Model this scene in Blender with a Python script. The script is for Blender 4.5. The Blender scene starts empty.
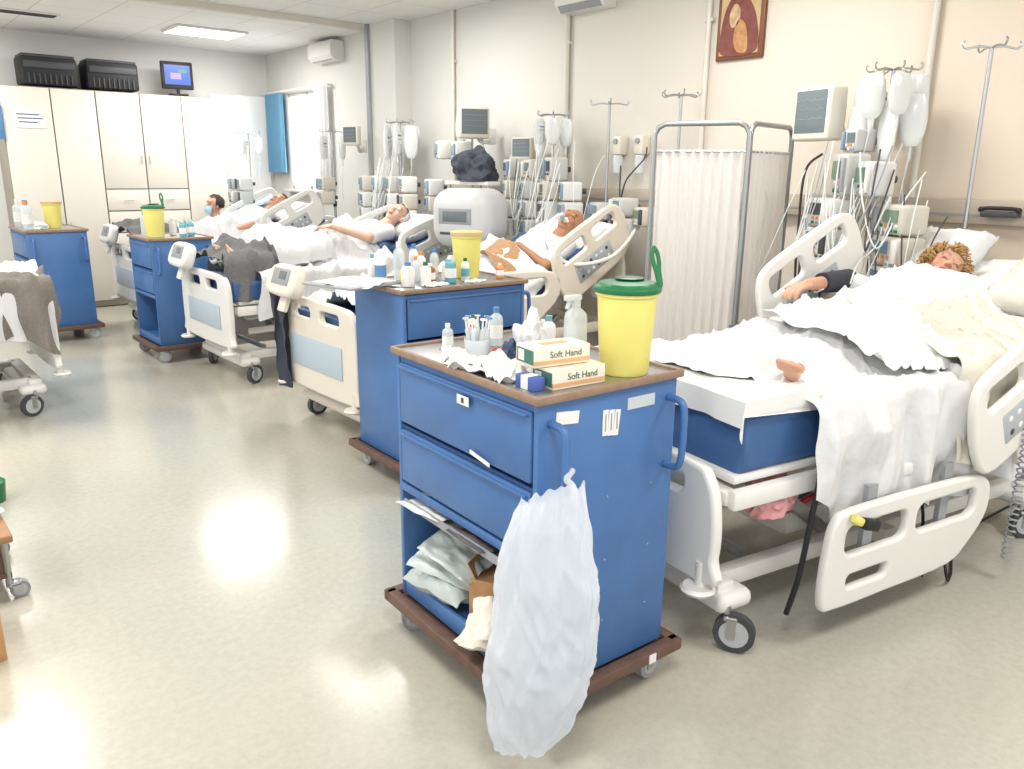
import bpy, bmesh, math, random
from mathutils import Vector, Matrix, Euler, noise
random.seed(7)
C=bpy.context.scene.collection
def lin(c): 
    c=c/255.; return c/12.92 if c<=.04045 else ((c+.055)/1.055)**2.4
MATS={}
def M(name,col,rough=.5,metal=0,var=0,bump=0,scale=20,trans=0,emit=0,alpha=1,sub=0,tl=0,bd=.01):
    if name in MATS: return MATS[name]
    m=bpy.data.materials.new(name);m.use_nodes=True;nt=m.node_tree;b=nt.nodes['Principled BSDF']
    L=(lin(col[0]),lin(col[1]),lin(col[2]),1)
    b.inputs['Base Color'].default_value=L;b.inputs['Roughness'].default_value=rough;b.inputs['Metallic'].default_value=metal
    if trans: b.inputs['Transmission Weight'].default_value=trans
    if alpha<1: b.inputs['Alpha'].default_value=alpha
    if sub: b.inputs['Subsurface Weight'].default_value=sub;b.inputs['Subsurface Radius'].default_value=(.02,.01,.006)
    if emit: b.inputs['Emission Strength'].default_value=emit;b.inputs['Emission Color'].default_value=L
    if var or bump:
        tc=nt.nodes.new('ShaderNodeTexCoord');n=nt.nodes.new('ShaderNodeTexNoise');n.inputs['Scale'].default_value=scale;n.inputs['Detail'].default_value=5
        nt.links.new(tc.outputs['Object'],n.inputs['Vector'])
        if var:
            r=nt.nodes.new('ShaderNodeMapRange');r.inputs['From Min'].default_value=.3;r.inputs['From Max'].default_value=.7;r.inputs['To Min'].default_value=1-var;r.inputs['To Max'].default_value=1+var
            nt.links.new(n.outputs['Fac'],r.inputs['Value'])
            v=nt.nodes.new('ShaderNodeVectorMath');v.operation='SCALE';v.inputs[0].default_value=L[:3];nt.links.new(r.outputs[0],v.inputs['Scale']);nt.links.new(v.outputs[0],b.inputs['Base Color'])
        if bump:
            bp=nt.nodes.new('ShaderNodeBump');bp.inputs['Strength'].default_value=bump;bp.inputs['Distance'].default_value=bd
            nt.links.new(n.outputs['Fac'],bp.inputs['Height']);nt.links.new(bp.outputs[0],b.inputs['Normal'])
    if tl:
        t=nt.nodes.new('ShaderNodeBsdfTranslucent');t.inputs[0].default_value=L;mx=nt.nodes.new('ShaderNodeMixShader');mx.inputs[0].default_value=tl
        nt.links.new(b.outputs[0],mx.inputs[1]);nt.links.new(t.outputs[0],mx.inputs[2]);nt.links.new(mx.outputs[0],nt.nodes['Material Output'].inputs[0])
    MATS[name]=m;return m
# ---- materials
blue=M('cart_blue',(66,106,158),.42,var=.09,scale=6)
blued=M('cart_blue_dark',(38,70,118),.5)
steel=M('steel',(175,177,178),.3,.9)
chrome=M('chrome',(185,185,185),.25,.9)
white=M('white_plastic',(220,218,212),.4)
cream=M('cream_plastic',(216,208,194),.4)
bluegrey=M('bluegrey_panel',(172,186,196),.45)
grey=M('grey_plastic',(146,148,151),.5)
dgrey=M('dark_grey',(62,64,68),.55)
black=M('black_rubber',(24,24,27),.6)
brown=M('brown_metal',(104,78,66),.55,.2,var=.15)
wood=M('brown_trim',(138,114,94),.5,var=.12,scale=30)
sheet=M('white_linen',(209,209,209),.85,bump=.55,scale=11,bd=.02)
sheet2=M('cream_linen',(208,203,190),.85,bump=.55,scale=11,bd=.02)
mblue=M('mattress_blue',(56,92,140),.55,bump=.1,scale=40)
yellow=M('yellow_plastic',(224,213,118),.4)
green=M('green_plastic',(22,106,62),.4)
screen=M('screen_blue',(100,122,134),.2,emit=.2)
screend=M('screen_dark',(98,108,112),.2)
red=M('red_plastic',(180,40,40),.4)
orange=M('orange_plastic',(204,136,76),.5)
paper=M('paper',(222,221,217),.8)
ink=M('ink',(70,80,120),.7)
clear=M('clear_plastic',(222,228,230),.15,alpha=.55)
bagm=M('bag_film',(232,236,241),.25,bump=.3,scale=22,alpha=.62,tl=.35)
fluid=M('iv_film',(222,225,222),.15,alpha=.74)
card=M('cardboard',(190,146,102),.8,var=.08)
pink=M('pink_cloth',(206,146,146),.8,bump=.2,scale=50)
gcloth=M('grey_cloth',(108,107,108),.95,var=.12,bump=.5,scale=70)
tancloth=M('tan_blanket',(172,134,98),.9,var=.12,bump=.4,scale=50)
dark=M('dark_cloth',(56,60,70),.9,bump=.4,scale=60)
bluecl=M('blue_cloth',(86,128,172),.85,bump=.2,scale=50)
cabm=M('cabinet_cream',(216,210,198),.5)
tube_m=M('tubing',(210,213,210),.25)
teal=M('teal_plastic',(100,160,168),.4)
pgreys=[M('pump_grey',(184,184,180),.4),M('pump_beige',(192,186,174),.4),M('pump_light',(206,206,202),.4)]
scrs=[screen,M('pump_screen_dark',(52,60,64),.2),M('pump_screen_green',(110,130,110),.3,emit=.1),screen]

class G:
    def __init__(s): s.bm=bmesh.new();s.m=[]
    def mi(s,mat):
        if mat not in s.m: s.m.append(mat)
        return s.m.index(mat)
    def add(s,t,mat,mtx=None,smooth=True):
        i=s.mi(mat)
        for f in t.faces: f.material_index=i;f.smooth=smooth
        if mtx is not None: bmesh.ops.transform(t,matrix=mtx,verts=t.verts)
        me=bpy.data.meshes.new('t');t.to_mesh(me);t.free();s.bm.from_mesh(me);bpy.data.meshes.remove(me);return s
    def addmesh(s,me,mat,mtx=None):
        t=bmesh.new();t.from_mesh(me);return s.add(t,mat,mtx)
    def box(s,c,sz,mat,rot=(0,0,0),bev=0,seg=2):
        t=bmesh.new();bmesh.ops.create_cube(t,size=1);bmesh.ops.scale(t,vec=sz,verts=t.verts)
        if bev: bmesh.ops.bevel(t,geom=t.edges[:],offset=min(bev,min(sz)*.49),segments=seg,profile=.5,affect='EDGES')
        return s.add(t,mat,Matrix.Translation(c)@Euler(rot).to_matrix().to_4x4())
    def cyl(s,a,b,r,mat,r2=None,seg=16,cap=True):
        a=Vector(a);b=Vector(b);d=b-a
        t=bmesh.new();bmesh.ops.create_cone(t,cap_ends=cap,segments=seg,radius1=r,radius2=r if r2 is None else r2,depth=d.length)
        q=d.to_track_quat('Z','Y').to_matrix().to_4x4()
        return s.add(t,mat,Matrix.Translation((a+b)/2)@q)
    def sph(s,c,r,mat,mtx=None,u=20,v=12):
        if not hasattr(r,'__len__'): r=(r,r,r)
        t=bmesh.new();bmesh.ops.create_uvsphere(t,u_segments=u,v_segments=v,radius=1);bmesh.ops.scale(t,vec=r,verts=t.verts)
        m=Matrix.Translation(c)
        if mtx is not None: m=m@mtx.to_4x4()
        return s.add(t,mat,m)
    def tube(s,pts,r,mat,seg=8,res=6,closed=False,smooth=True):
        P=[Vector(p) for p in pts]
        if smooth and len(P)>2:
            Q=[];n=len(P)
            for i in range(n if closed else n-1):
                if closed: p0,p1,p2,p3=P[i-1],P[i],P[(i+1)%n],P[(i+2)%n]
                else: p0,p1,p2,p3=P[max(i-1,0)],P[i],P[i+1],P[min(i+2,n-1)]
                for k in range(res):
                    u=k/res;Q.append(.5*((2*p1)+(p2-p0)*u+(2*p0-5*p1+4*p2-p3)*u*u+(3*p1-p0-3*p2+p3)*u**3))
            if not closed: Q.append(P[-1])
            P=Q
        t=bmesh.new();rings=[];n=len(P);last=None
        for i,p in enumerate(P):
            d=(P[(i+1)%n]-P[i-1]) if closed else (P[min(i+1,n-1)]-P[max(i-1,0)])
            if d.length<1e-9: d=Vector((0,0,1))
            d.normalize()
            if last is None: a=d.orthogonal().normalized()
            else:
                a=last-d*last.dot(d)
                if a.length<1e-6:a=d.orthogonal()
                a.normalize()
            last=a;b=d.cross(a)
            rr_=r(i/(n-1)) if callable(r) else r
            rings.append([t.verts.new(p+(a*math.cos(2*math.pi*k/seg)+b*math.sin(2*math.pi*k/seg))*rr_) for k in range(seg)])
        for i in range(n if closed else n-1):
            A=rings[i];B=rings[(i+1)%n]
            for k in range(seg): t.faces.new((A[k],A[(k+1)%seg],B[(k+1)%seg],B[k]))
        if not closed: t.faces.new(rings[0][::-1]);t.faces.new(rings[-1])
        return s.add(t,mat)
    def lathe(s,prof,c,mat,seg=28,mtx=None):
        t=bmesh.new();R=[]
        for r,z in prof: R.append([t.verts.new((max(r,1e-4)*math.cos(2*math.pi*k/seg),max(r,1e-4)*math.sin(2*math.pi*k/seg),z)) for k in range(seg)])
        for i in range(len(R)-1):
            for k in range(seg): t.faces.new((R[i][k],R[i][(k+1)%seg],R[i+1][(k+1)%seg],R[i+1][k]))
        m=Matrix.Translation(c)
        if mtx is not None:m=m@mtx.to_4x4()
        return s.add(t,mat,m)
    def plate(s,outer,holes,th,mat,c,axis='X',bev=.008,rot=None):
        cu=bpy.data.curves.new('p','CURVE');cu.dimensions='2D';cu.fill_mode='BOTH';cu.extrude=th/2-bev;cu.bevel_depth=bev;cu.bevel_resolution=2;cu.offset=-bev
        for poly in [outer]+holes:
            sp=cu.splines.new('POLY');sp.points.add(len(poly)-1);sp.use_cyclic_u=True
            for i,p in enumerate(poly): sp.points[i].co=(p[0],p[1],0,1)
        o=bpy.data.objects.new('p',cu);C.objects.link(o);me=bpy.data.meshes.new_from_object(o.evaluated_get(bpy.context.evaluated_depsgraph_get()))
        bpy.data.objects.remove(o);bpy.data.curves.remove(cu)
        if axis=='X': m=Matrix(((0,0,1,0),(1,0,0,0),(0,1,0,0),(0,0,0,1)))
        elif axis=='Y': m=Matrix(((1,0,0,0),(0,0,-1,0),(0,1,0,0),(0,0,0,1)))
        else: m=Matrix.Identity(4)
        if rot: m=Euler(rot).to_matrix().to_4x4()@m
        s.addmesh(me,mat,Matrix.Translation(c)@m);bpy.data.meshes.remove(me);return s
    def text(s,body,size,mat,mtx,th=.0006):
        cu=bpy.data.curves.new('t','FONT');cu.body=body;cu.size=size;cu.extrude=th;cu.align_x='CENTER';cu.align_y='CENTER'
        o=bpy.data.objects.new('p',cu);C.objects.link(o);me=bpy.data.meshes.new_from_object(o.evaluated_get(bpy.context.evaluated_depsgraph_get()))
        bpy.data.objects.remove(o);bpy.data.curves.remove(cu)
        s.addmesh(me,mat,mtx);bpy.data.meshes.remove(me);return s
    def grid(s,fn,nu,nv,mat,th=0,closev=False):
        t=bmesh.new();V=[[t.verts.new(fn(i/nu,j/nv)) for j in range(nv+(0 if closev else 1))] for i in range(nu+1)]
        nn=len(V[0])
        for i in range(nu):
            for j in range(nv): t.faces.new((V[i][j],V[i+1][j],V[i+1][(j+1)%nn],V[i][(j+1)%nn]))
        if th:
            bmesh.ops.recalc_face_normals(t,faces=t.faces);bmesh.ops.solidify(t,geom=t.faces[:],thickness=th)
        return s.add(t,mat)
    def make(s,name,parent=None,loc=(0,0,0),rot=(0,0,0),label=None,cat=None,group=None,kind=None,sharp=40):
        me=bpy.data.meshes.new(name);s.bm.to_mesh(me);s.bm.free()
        for m in s.m: me.materials.append(m)
        me.set_sharp_from_angle(angle=math.radians(sharp))
        o=bpy.data.objects.new(name,me);C.objects.link(o);o.location=loc;o.rotation_euler=rot
        if parent: o.parent=parent
        tag(o,label,cat,group,kind);return o
def tag(o,label=None,cat=None,group=None,kind=None):
    if label:o['label']=label
    if cat:o['category']=cat
    if group:o['group']=group
    if kind:o['kind']=kind
def thing(name,label,cat,loc=(0,0,0),rz=0,group=None):
    e=bpy.data.objects.new(name,None);C.objects.link(e);e.empty_display_size=.05;e.location=loc;e.rotation_euler=(0,0,rz);tag(e,label,cat,group);return e
def rr(x0,y0,x1,y1,r,n=6):
    P=[]
    for cx,cy,a in ((x1-r,y0+r,-90),(x1-r,y1-r,0),(x0+r,y1-r,90),(x0+r,y0+r,180)):
        for k in range(n+1):
            t=math.radians(a+90*k/n);P.append((cx+r*math.cos(t),cy+r*math.sin(t)))
    return P
def sm(P,res=6):
    Q=[];n=len(P);P=[Vector((p[0],p[1])) for p in P]
    for i in range(n):
        p0,p1,p2,p3=P[i-1],P[i],P[(i+1)%n],P[(i+2)%n]
        for k in range(res):
            u=k/res;q=.5*((2*p1)+(p2-p0)*u+(2*p0-5*p1+4*p2-p3)*u*u+(3*p1-p0-3*p2+p3)*u**3);Q.append((q.x,q.y))
    return Q
nz=lambda x,y,z=0: noise.noise(Vector((x,y,z)))
def snapshot(): return set(o.name for o in C.objects)
def turn_group(before,pivot,ang):
    T=Matrix.Translation((pivot[0],pivot[1],0))@Matrix.Rotation(ang,4,'Z')@Matrix.Translation((-pivot[0],-pivot[1],0))
    for o in list(C.objects):
        if o.name not in before and o.parent is None:
            m=T@(Matrix.Translation(o.location)@o.rotation_euler.to_matrix().to_4x4());o.location=m.to_translation();o.rotation_euler=m.to_euler()

# =============== CAMERA
fw=Vector((.6242,.7376,-.2573));rt=Vector((.7651,-.6439,.0103))
fw.normalize();rt=(rt-fw*rt.dot(fw)).normalized();up=rt.cross(fw)
cam=bpy.data.cameras.new('camera');co=bpy.data.objects.new('camera',cam);C.objects.link(co)
m=Matrix((rt,up,-fw)).transposed().to_4x4();m.translation=(0,0,1.6);co.matrix_world=m
cam.sensor_width=36;cam.lens=28.125;cam.clip_start=.05;bpy.context.scene.camera=co

# =============== ROOM
CE=3.05
def nodemat(name):
    m=bpy.data.materials.new(name);m.use_nodes=True;return m,m.node_tree,m.node_tree.nodes['Principled BSDF']
fm,nt,b=nodemat('linoleum')
tc=nt.nodes.new('ShaderNodeTexCoord');n1=nt.nodes.new('ShaderNodeTexNoise');n1.inputs['Scale'].default_value=.55;n1.inputs['Detail'].default_value=2
n2=nt.nodes.new('ShaderNodeTexNoise');n2.inputs['Scale'].default_value=34;n2.inputs['Detail'].default_value=8;n2.inputs['Roughness'].default_value=.7
cr=nt.nodes.new('ShaderNodeValToRGB');cr.color_ramp.elements[0].position=.35;cr.color_ramp.elements[0].color=(lin(166),lin(167),lin(158),1);cr.color_ramp.elements[1].position=.65;cr.color_ramp.elements[1].color=(lin(186),lin(179),lin(163),1)
mx=nt.nodes.new('ShaderNodeMix');mx.data_type='RGBA';mx.blend_type='OVERLAY';mx.inputs[0].default_value=.2
for n in (n1,n2): nt.links.new(tc.outputs['Object'],n.inputs['Vector'])
nt.links.new(n1.outputs['Fac'],cr.inputs[0]);nt.links.new(cr.outputs[0],mx.inputs[6]);nt.links.new(n2.outputs['Fac'],mx.inputs[7])
vo=nt.nodes.new('ShaderNodeTexVoronoi');vo.feature='DISTANCE_TO_EDGE';vo.inputs['Scale'].default_value=3.2;nd=nt.nodes.new('ShaderNodeMix');nd.data_type='VECTOR';nd.inputs[0].default_value=.25
nt.links.new(tc.outputs['Object'],nd.inputs[4]);nt.links.new(n2.outputs['Color'],nd.inputs[5]);nt.links.new(nd.outputs[1],vo.inputs['Vector'])
vr=nt.nodes.new('ShaderNodeMapRange');vr.inputs['From Max'].default_value=.01;vr.inputs['To Min'].default_value=.94;nt.links.new(vo.outputs['Distance'],vr.inputs['Value'])
sc=nt.nodes.new('ShaderNodeVectorMath');sc.operation='SCALE';nt.links.new(mx.outputs[2],sc.inputs[0]);nt.links.new(vr.outputs[0],sc.inputs['Scale']);nt.links.new(sc.outputs[0],b.inputs['Base Color'])
rm=nt.nodes.new('ShaderNodeMapRange');rm.inputs['To Min'].default_value=.13;rm.inputs['To Max'].default_value=.24;nt.links.new(n1.outputs['Fac'],rm.inputs['Value']);nt.links.new(rm.outputs[0],b.inputs['Roughness'])
bp=nt.nodes.new('ShaderNodeBump');bp.inputs['Strength'].default_value=.08;bp.inputs['Distance'].default_value=.006;n3=nt.nodes.new('ShaderNodeTexNoise');n3.inputs['Scale'].default_value=9;nt.links.new(tc.outputs['Object'],n3.inputs['Vector']);nt.links.new(n3.outputs['Fac'],bp.inputs['Height']);nt.links.new(bp.outputs[0],b.inputs['Normal'])
G().box((.5,4,-.05),(8.9,14,.1),fm).make('floor',kind='structure')
wm,nt,b=nodemat('wall_paint')
tc=nt.nodes.new('ShaderNodeTexCoord');sx=nt.nodes.new('ShaderNodeSeparateXYZ');nt.links.new(tc.outputs['Object'],sx.inputs[0])
mr=nt.nodes.new('ShaderNodeMapRange');mr.inputs['From Min'].default_value=1.;mr.inputs['From Max'].default_value=6.;nt.links.new(sx.outputs['Y'],mr.inputs['Value'])
cr=nt.nodes.new('ShaderNodeValToRGB');cr.color_ramp.elements[0].color=(lin(214),lin(198),lin(178),1);cr.color_ramp.elements[1].color=(lin(205),lin(204),lin(198),1)
nt.links.new(mr.outputs[0],cr.inputs[0]);nt.links.new(cr.outputs[0],b.inputs['Base Color']);b.inputs['Roughness'].default_value=.6
farm=M('far_wall_paint',(212,211,206),.65)
g=G()
W=4.8
g.box((W+.1,3.15,CE/2),(.2,12.1,CE),wm)
g.box((W+.1,10.5,CE/2),(.2,.6,CE),wm)
g.box((W+.1,9.7,.675),(.2,1.0,1.35),wm).box((W+.1,9.7,2.79),(.2,1.0,.52),wm)
g.make('wall_right',kind='structure')
G().box((.45,10.9,CE/2),(8.9,.2,CE),farm).make('wall_far',kind='structure')
G().box((4.38,10.785,1.75),(.76,.03,1.55),M('bright_panel',(246,247,247),.4),bev=.008).make('trim_8',kind='structure')  # light falling on the far wall, painted in as a whiter slab
cm,nt,b=nodemat('ceiling_tiles')
tc=nt.nodes.new('ShaderNodeTexCoord');br=nt.nodes.new('ShaderNodeTexBrick');br.offset=0;br.inputs['Scale'].default_value=1;br.inputs['Brick Width'].default_value=.6;br.inputs['Row Height'].default_value=.6;br.inputs['Mortar Size'].default_value=.006
br.inputs['Color1'].default_value=br.inputs['Color2'].default_value=(lin(224),lin(223),lin(219),1);br.inputs['Mortar'].default_value=(lin(196),lin(194),lin(189),1)
nt.links.new(tc.outputs['Object'],br.inputs['Vector']);nt.links.new(br.outputs['Color'],b.inputs['Base Color']);b.inputs['Roughness'].default_value=.8
G().box((.45,4,CE+.05),(8.9,14,.1),cm).make('ceiling',kind='structure')
pipe=M('painted_pipe',(208,202,190),.5)
G().box((4.7,7.55,CE/2),(.2,.5,CE),wm).box((4.585,7.8,CE/2),(.03,.06,CE),grey).make('trim_1',kind='structure')
G().box((1.9,7.85,CE-.03),(5.4,.07,.06),pipe).make('trim_2',kind='structure')
trunk=M('trunking',(176,164,148),.5)
G().box((W-.035,2.2,1.415),(.07,9.2,.13),trunk,bev=.01).box((W-.072,2.2,1.40),(.006,9.2,.012),grey).make('trim_3',kind='structure')
G().box((W-.01,2.2,.05),(.02,10,.1),grey).make('baseboard_right',kind='structure')
for i,(y,r) in enumerate(((6.55,.018),(5.0,.025),(3.62,.018),(2.12,.018))):
    G().cyl((W-.03,y,1.46),(W-.03,y,CE),r,pipe).box((W-.02,y,2.6),(.04,.07,.02),pipe).make('trim_%d'%(i+4),kind='structure')
g=G()
for y in (9.2,9.68,10.2): g.box((W+.05,y,1.94),(.07,.06,1.18),white,bev=.01)
for z in (1.37,2.52): g.box((W+.05,9.7,z),(.07,1.06,.06),white,bev=.01)
g.box((W-.03,9.7,1.33),(.14,1.15,.03),white,bev=.005)
g.box((W+.12,9.7,1.94),(.006,1.0,1.15),M('window_glow',(250,252,255),.3,emit=5))
g.make('window_1',kind='structure')
def curtain(name,label,x,y0,y1,z0,z1,mat,amp=.025,nf=7):
    def f(u,v):
        y=y0+(y1-y0)*u;z=z0+(z1-z0)*v;a=amp*math.sin(u*nf*2*math.pi+.6*math.sin(v*2))*(1.1-.35*v)
        return (x+a,y,z)
    g=G();g.grid(f,nf*10,14,mat,th=.003);return g.make(name,None,label=label,cat='curtain')
curtain('window_curtain','bright blue gathered curtain beside the window',W-.08,10.22,10.70,1.56,2.54,M('curtain_blue',(124,178,208),.8,tl=.35,alpha=.92))
curtain('window_curtain','pale sheer curtain drawn over the window edge',W-.08,9.0,9.3,1.4,2.54,M('curtain_pale',(222,222,220),.8,alpha=.75),nf=4)
G().cyl((W-.08,8.95,2.56),(W-.08,10.78,2.56),.012,white).box((W-.04,9.0,2.56),(.08,.02,.02),white).box((W-.04,10.7,2.56),(.08,.02,.02),white).make('curtain_rod',label='thin white curtain rod above the window',cat='curtain rod')
em=M('lamp_diffuser',(255,253,248),.5,emit=4)
PW=48
def clight(x,y,sx=.6,sy=.6,pw=PW):
    t=thing('ceiling_light','square recessed fluorescent ceiling panel with white diffuser','ceiling light',(x,y,CE),group='ceiling light panels')
    G().box((0,0,-.012),(sx+.06,sy+.06,.024),white,bev=.006).make('frame',t)
    G().box((0,0,-.024),(sx,sy,.01),em).make('diffuser',t)
    l=bpy.data.lights.new('a','AREA');l.shape='RECTANGLE';l.size=sx*1.3;l.size_y=sy*1.3;l.energy=pw;l.color=(1,.985,.955)
    o=bpy.data.objects.new('ceiling_lamp_light',l);C.objects.link(o);o.location=(x,y,CE-.05)
clight(3.5,9.4,.7,.5)
for x,y in ((.5,6.6),(3.4,6.05),(.3,3.4),(3.4,2.9),(.6,.4),(3.4,-.2),(-1.8,3.5),(-1.8,7),(.6,9.6)): clight(x,y)
g=G();g.box((1.78,9.5,CE-.008),(.62,.2,.016),white,bev=.004)
for k in range(6): g.box((1.78,9.425+k*.03,CE-.018),(.56,.012,.006),dgrey)
g.make('air_vent',label='white louvred ceiling air vent',cat='air vent')
w=bpy.data.worlds.new('w');bpy.context.scene.world=w;w.use_nodes=True;w.node_tree.nodes['Background'].inputs[0].default_value=(.95,.97,1,1);w.node_tree.nodes['Background'].inputs[1].default_value=1.6
bpy.context.scene.view_settings.view_transform='Standard'
def ac(y,z,l=.8,h=1.):
    t=thing('air_conditioner','white wall-mounted split air conditioner near the ceiling','air conditioner',(W,y,z))
    P=[(0,0),(-.13,0),(-.18,.06*h),(-.18,.2*h),(-.15,.25*h),(0,.25*h)]
    g=G();g.plate(P,[],l,white,(0,0,0),axis='Y',bev=.01);g.make('body',t)
    G().box((-.148,0,.03),(.07,l*.9,.012),grey,rot=(0,.9,0)).make('louvre',t)
ac(8.95,2.80,.55,.85);ac(4.75,2.8,.5)
# cabinets
cy=10.28
xs=[1.6,2.08,2.53,3.0,3.47,3.96]
t=thing('wall_cabinet','tall cream storage cupboards with a row of drawers','cabinet',(0,0,0))
G().box(((1.6+3.96)/2,(cy+10.79)/2+.01,1.22),(2.36,.50,2.42),M('cabinet_gap',(150,142,130),.6)).make('body',t)
for i in range(5):
    a,bx=xs[i],xs[i+1];lo=1.36 if i in(2,3) else .08
    d=G().box((0,0,0),(bx-a-.014,.02,2.42-lo),cabm,bev=.004).make('door',t,loc=((a+bx)/2,cy-.0,(2.42+lo)/2))
    G().cyl((0,-.03,-.05),(0,-.03,.05),.006,steel).make('handle',d,loc=((.19 if i%2==0 else -.19),0,-.3 if lo<1 else -.2))
    if lo>1:
        for k in range(5):
            z=1.35-.25*k-.12
            dd=G().box((0,0,0),(bx-a-.014,.02,.236),cabm,bev=.004).make('drawer',t,loc=((a+bx)/2,cy,z))
            G().cyl((-.05,-.025,0),(.05,-.025,0),.006,steel).make('handle',dd)
G().box((1.86,cy-.014,2.1),(.3,.004,.2),paper).box((1.84,cy-.017,2.14),(.22,.002,.01),ink).box((1.86,cy-.017,2.1),(.24,.002,.01),ink).box((1.84,cy-.017,2.06),(.18,.002,.01),ink).make('paper_notice',label='white printed notice taped to cupboard door',cat='notice')
G().box((1.54,cy-.02,2.05),(.12,.02,.35),bluecl,bev=.004).make('wall_poster',label='small blue poster beside the cupboards',cat='poster')
for x,wd in ((2.12,.55),(2.76,.55)):
    g=G();g.box((0,0,.16),(wd,.36,.30),black,bev=.03).box((0,0,.315),(wd*.94,.34,.03),dgrey,bev=.01).box((0,-.19,.22),(wd*.9,.01,.07),dgrey,bev=.004)
    for k in range(9): g.box((-wd*.38+k*wd*.095,-.186,.08),(.012,.012,.1),dgrey)
    g.make('storage_crate',loc=(x,10.5,2.44),label='black lidded plastic crate on top of cupboards',cat='crate',group='crates on cupboards')
t=thing('television','small black television with blue picture on cupboards','television',(3.5,10.42,2.44),rz=-.1)
G().box((0,0,.01),(.2,.16,.02),black,bev=.005).cyl((0,0,.02),(0,0,.08),.02,black).make('stand',t)
G().box((0,0,.23),(.36,.06,.31),black,bev=.012).make('housing',t)
G().box((0,-.032,.235),(.29,.004,.22),M('tv_picture',(50,80,150),.3,emit=.3)).box((-.02,-.035,.22),(.12,.002,.07),M('tv_pic2',(140,120,170),.3,emit=.2)).box((.06,-.035,.28),(.1,.002,.04),M('tv_pic3',(60,120,120),.3,emit=.2)).make('screen',t)

def caster(parent,x,y,h=.13,rot=0):
    c=G();c.cyl((0,0,h-.03),(0,0,h),.014,steel).box((.015,0,h*.74),(.05,.046,.02),steel,bev=.008)
    for s in(-1,1): c.box((.02,s*.021,h*.54),(.03,.004,h*.45),steel)
    o=c.make('caster',parent,loc=(x,y,0),rot=(0,0,rot))
    r=h*.42;wl=G();wl.cyl((.03,-.016,r),(.03,.016,r),r,grey if h<.14 else dgrey,seg=24).cyl((.03,-.018,r),(.03,.018,r),r*.7,M('hub_grey',(176,178,180),.5),seg=20);wl.make('wheel',o)

# =============== CARTS
def cart(loc,rz,label,full=False,Wd=.50,D=.76):
    H=1.02
    t=thing('supply_cart',label,'cart',loc,rz)
    g=G();bz=.125
    for y in(-.03,D+.03): g.box((Wd/2,y,bz),(Wd+.1,.04,.04),brown,bev=.006)
    for x in(-.03,Wd+.03): g.box((x,D/2,bz),(.04,D+.08,.04),brown,bev=.006)
    g.box((Wd/2,D/2,bz-.005),(Wd+.02,D+.02,.012),brown);g.make('base_frame',t)
    for x in(.0,Wd-.06):
        for y in(.02,D-.03): caster(t,x,y,.125,rot=random.uniform(-.5,.5))
    g=G();th=.02;bb=.14
    g.box((Wd/2,th/2,(H+bb)/2),(Wd,th,H-bb),blue,bev=.003)
    g.box((Wd/2,D-th/2,(H+bb)/2),(Wd,th,H-bb),blue,bev=.003)
    g.box((Wd-th/2,D/2,(H+bb)/2),(th,D-2*th,H-bb),blue)
    g.box((Wd/2,D/2,.165),(Wd-.01,D-2*th,.03),blue);g.box((.012,D/2,.175),(.02,D-2*th,.06),blue,bev=.004)
    g.box((Wd/2,D/2,.545),(Wd-.01,D-2*th,.015),blue);g.box((Wd/2,D/2,1.0),(Wd-.01,D-2*th,.02),blue)
    g.box((Wd/2,D/2,.77),(Wd-.01,D-2*th,.012),blued)
    g.box((.006,D/2,.555),(.02,D-2*th,.028),blue,bev=.004)
    g.make('body',t)
    for z0,z1 in ((.785,.995),(.575,.765)):
        G().box((.008,0,0),(.020,D-2*th-.012,z1-z0-.008),blue,bev=.005).box((.2,0,-.02),(.36,D-.1,z1-z0-.07),blued).make('drawer',t,loc=(-.002,D/2,(z0+z1)/2))
        dd=t.children[-1]
        G().box((-.008,0,(z1-z0)/2-.014),(.014,D-.07,.008),blue,bev=.003).make('handle',dd)
    g=G();g.box((Wd/2,D/2,H+.004),(Wd+.02,D+.02,.016),steel,bev=.004)
    for x in(-.008,Wd+.008): g.box((x,D/2,H+.008),(.016,D+.03,.024),wood,bev=.005)
    for y in(-.008,D+.008): g.box((Wd/2,y,H+.008),(Wd+.03,.016,.024),wood,bev=.005)
    g.make('countertop',t)
    for x in (.04,Wd-.035):
        G().tube([(x,-.002,.96),(x,-.05,.955),(x,-.065,.92),(x,-.065,.80),(x,-.05,.755),(x,-.002,.75)],.011,blue,seg=10).make('handle',t)
    if full:
        G().box((.1,-.001,.965),(.08,.002,.035),paper,rot=(0,.1,0)).make('sticker',t,label='torn white label strip')
        g=G()
        for k in range(3): g.box((.24+k*.022,-.0015,.925-.003*k),(.02,.002,.075),paper,rot=(0,.05*k,0)).box((.24+k*.022,-.003,.925),(.004,.001,.05),grey)
        g.make('sticker',t,label='three narrow white barcode labels')
        G().box((.38,-.0015,.965),(.11,.002,.035),clear).make('sticker',t,label='translucent tape strip')
        G().box((-.016,D*.44,.955),(.002,.06,.028),paper).box((-.018,D*.44,.955),(.001,.012,.016),dgrey).make('sticker',t,label='small white label on drawer')
        G().box((-.014,D*.33,.80),(.002,.1,.012),paper,rot=(.15,0,0)).make('sticker',t,label='scuffed white tape on drawer')
        g=G()
        for k in range(9): g.sph((.08+.36*(k%3)/2,-.001,.3+.2*(k//3)),.0035,grey,u=8,v=6)
        g.make('screw',t)
        G().box((.44,-.052,.125),(.03,.003,.03),paper).make('sticker',t,label='white tag on base frame')
    return t
c1=(1.335,1.47);r1=math.radians(-3)
cart((c1[0],c1[1],0),r1,'tall blue metal supply cart with two drawers and open shelf',True,Wd=.53,D=.75)
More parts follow.
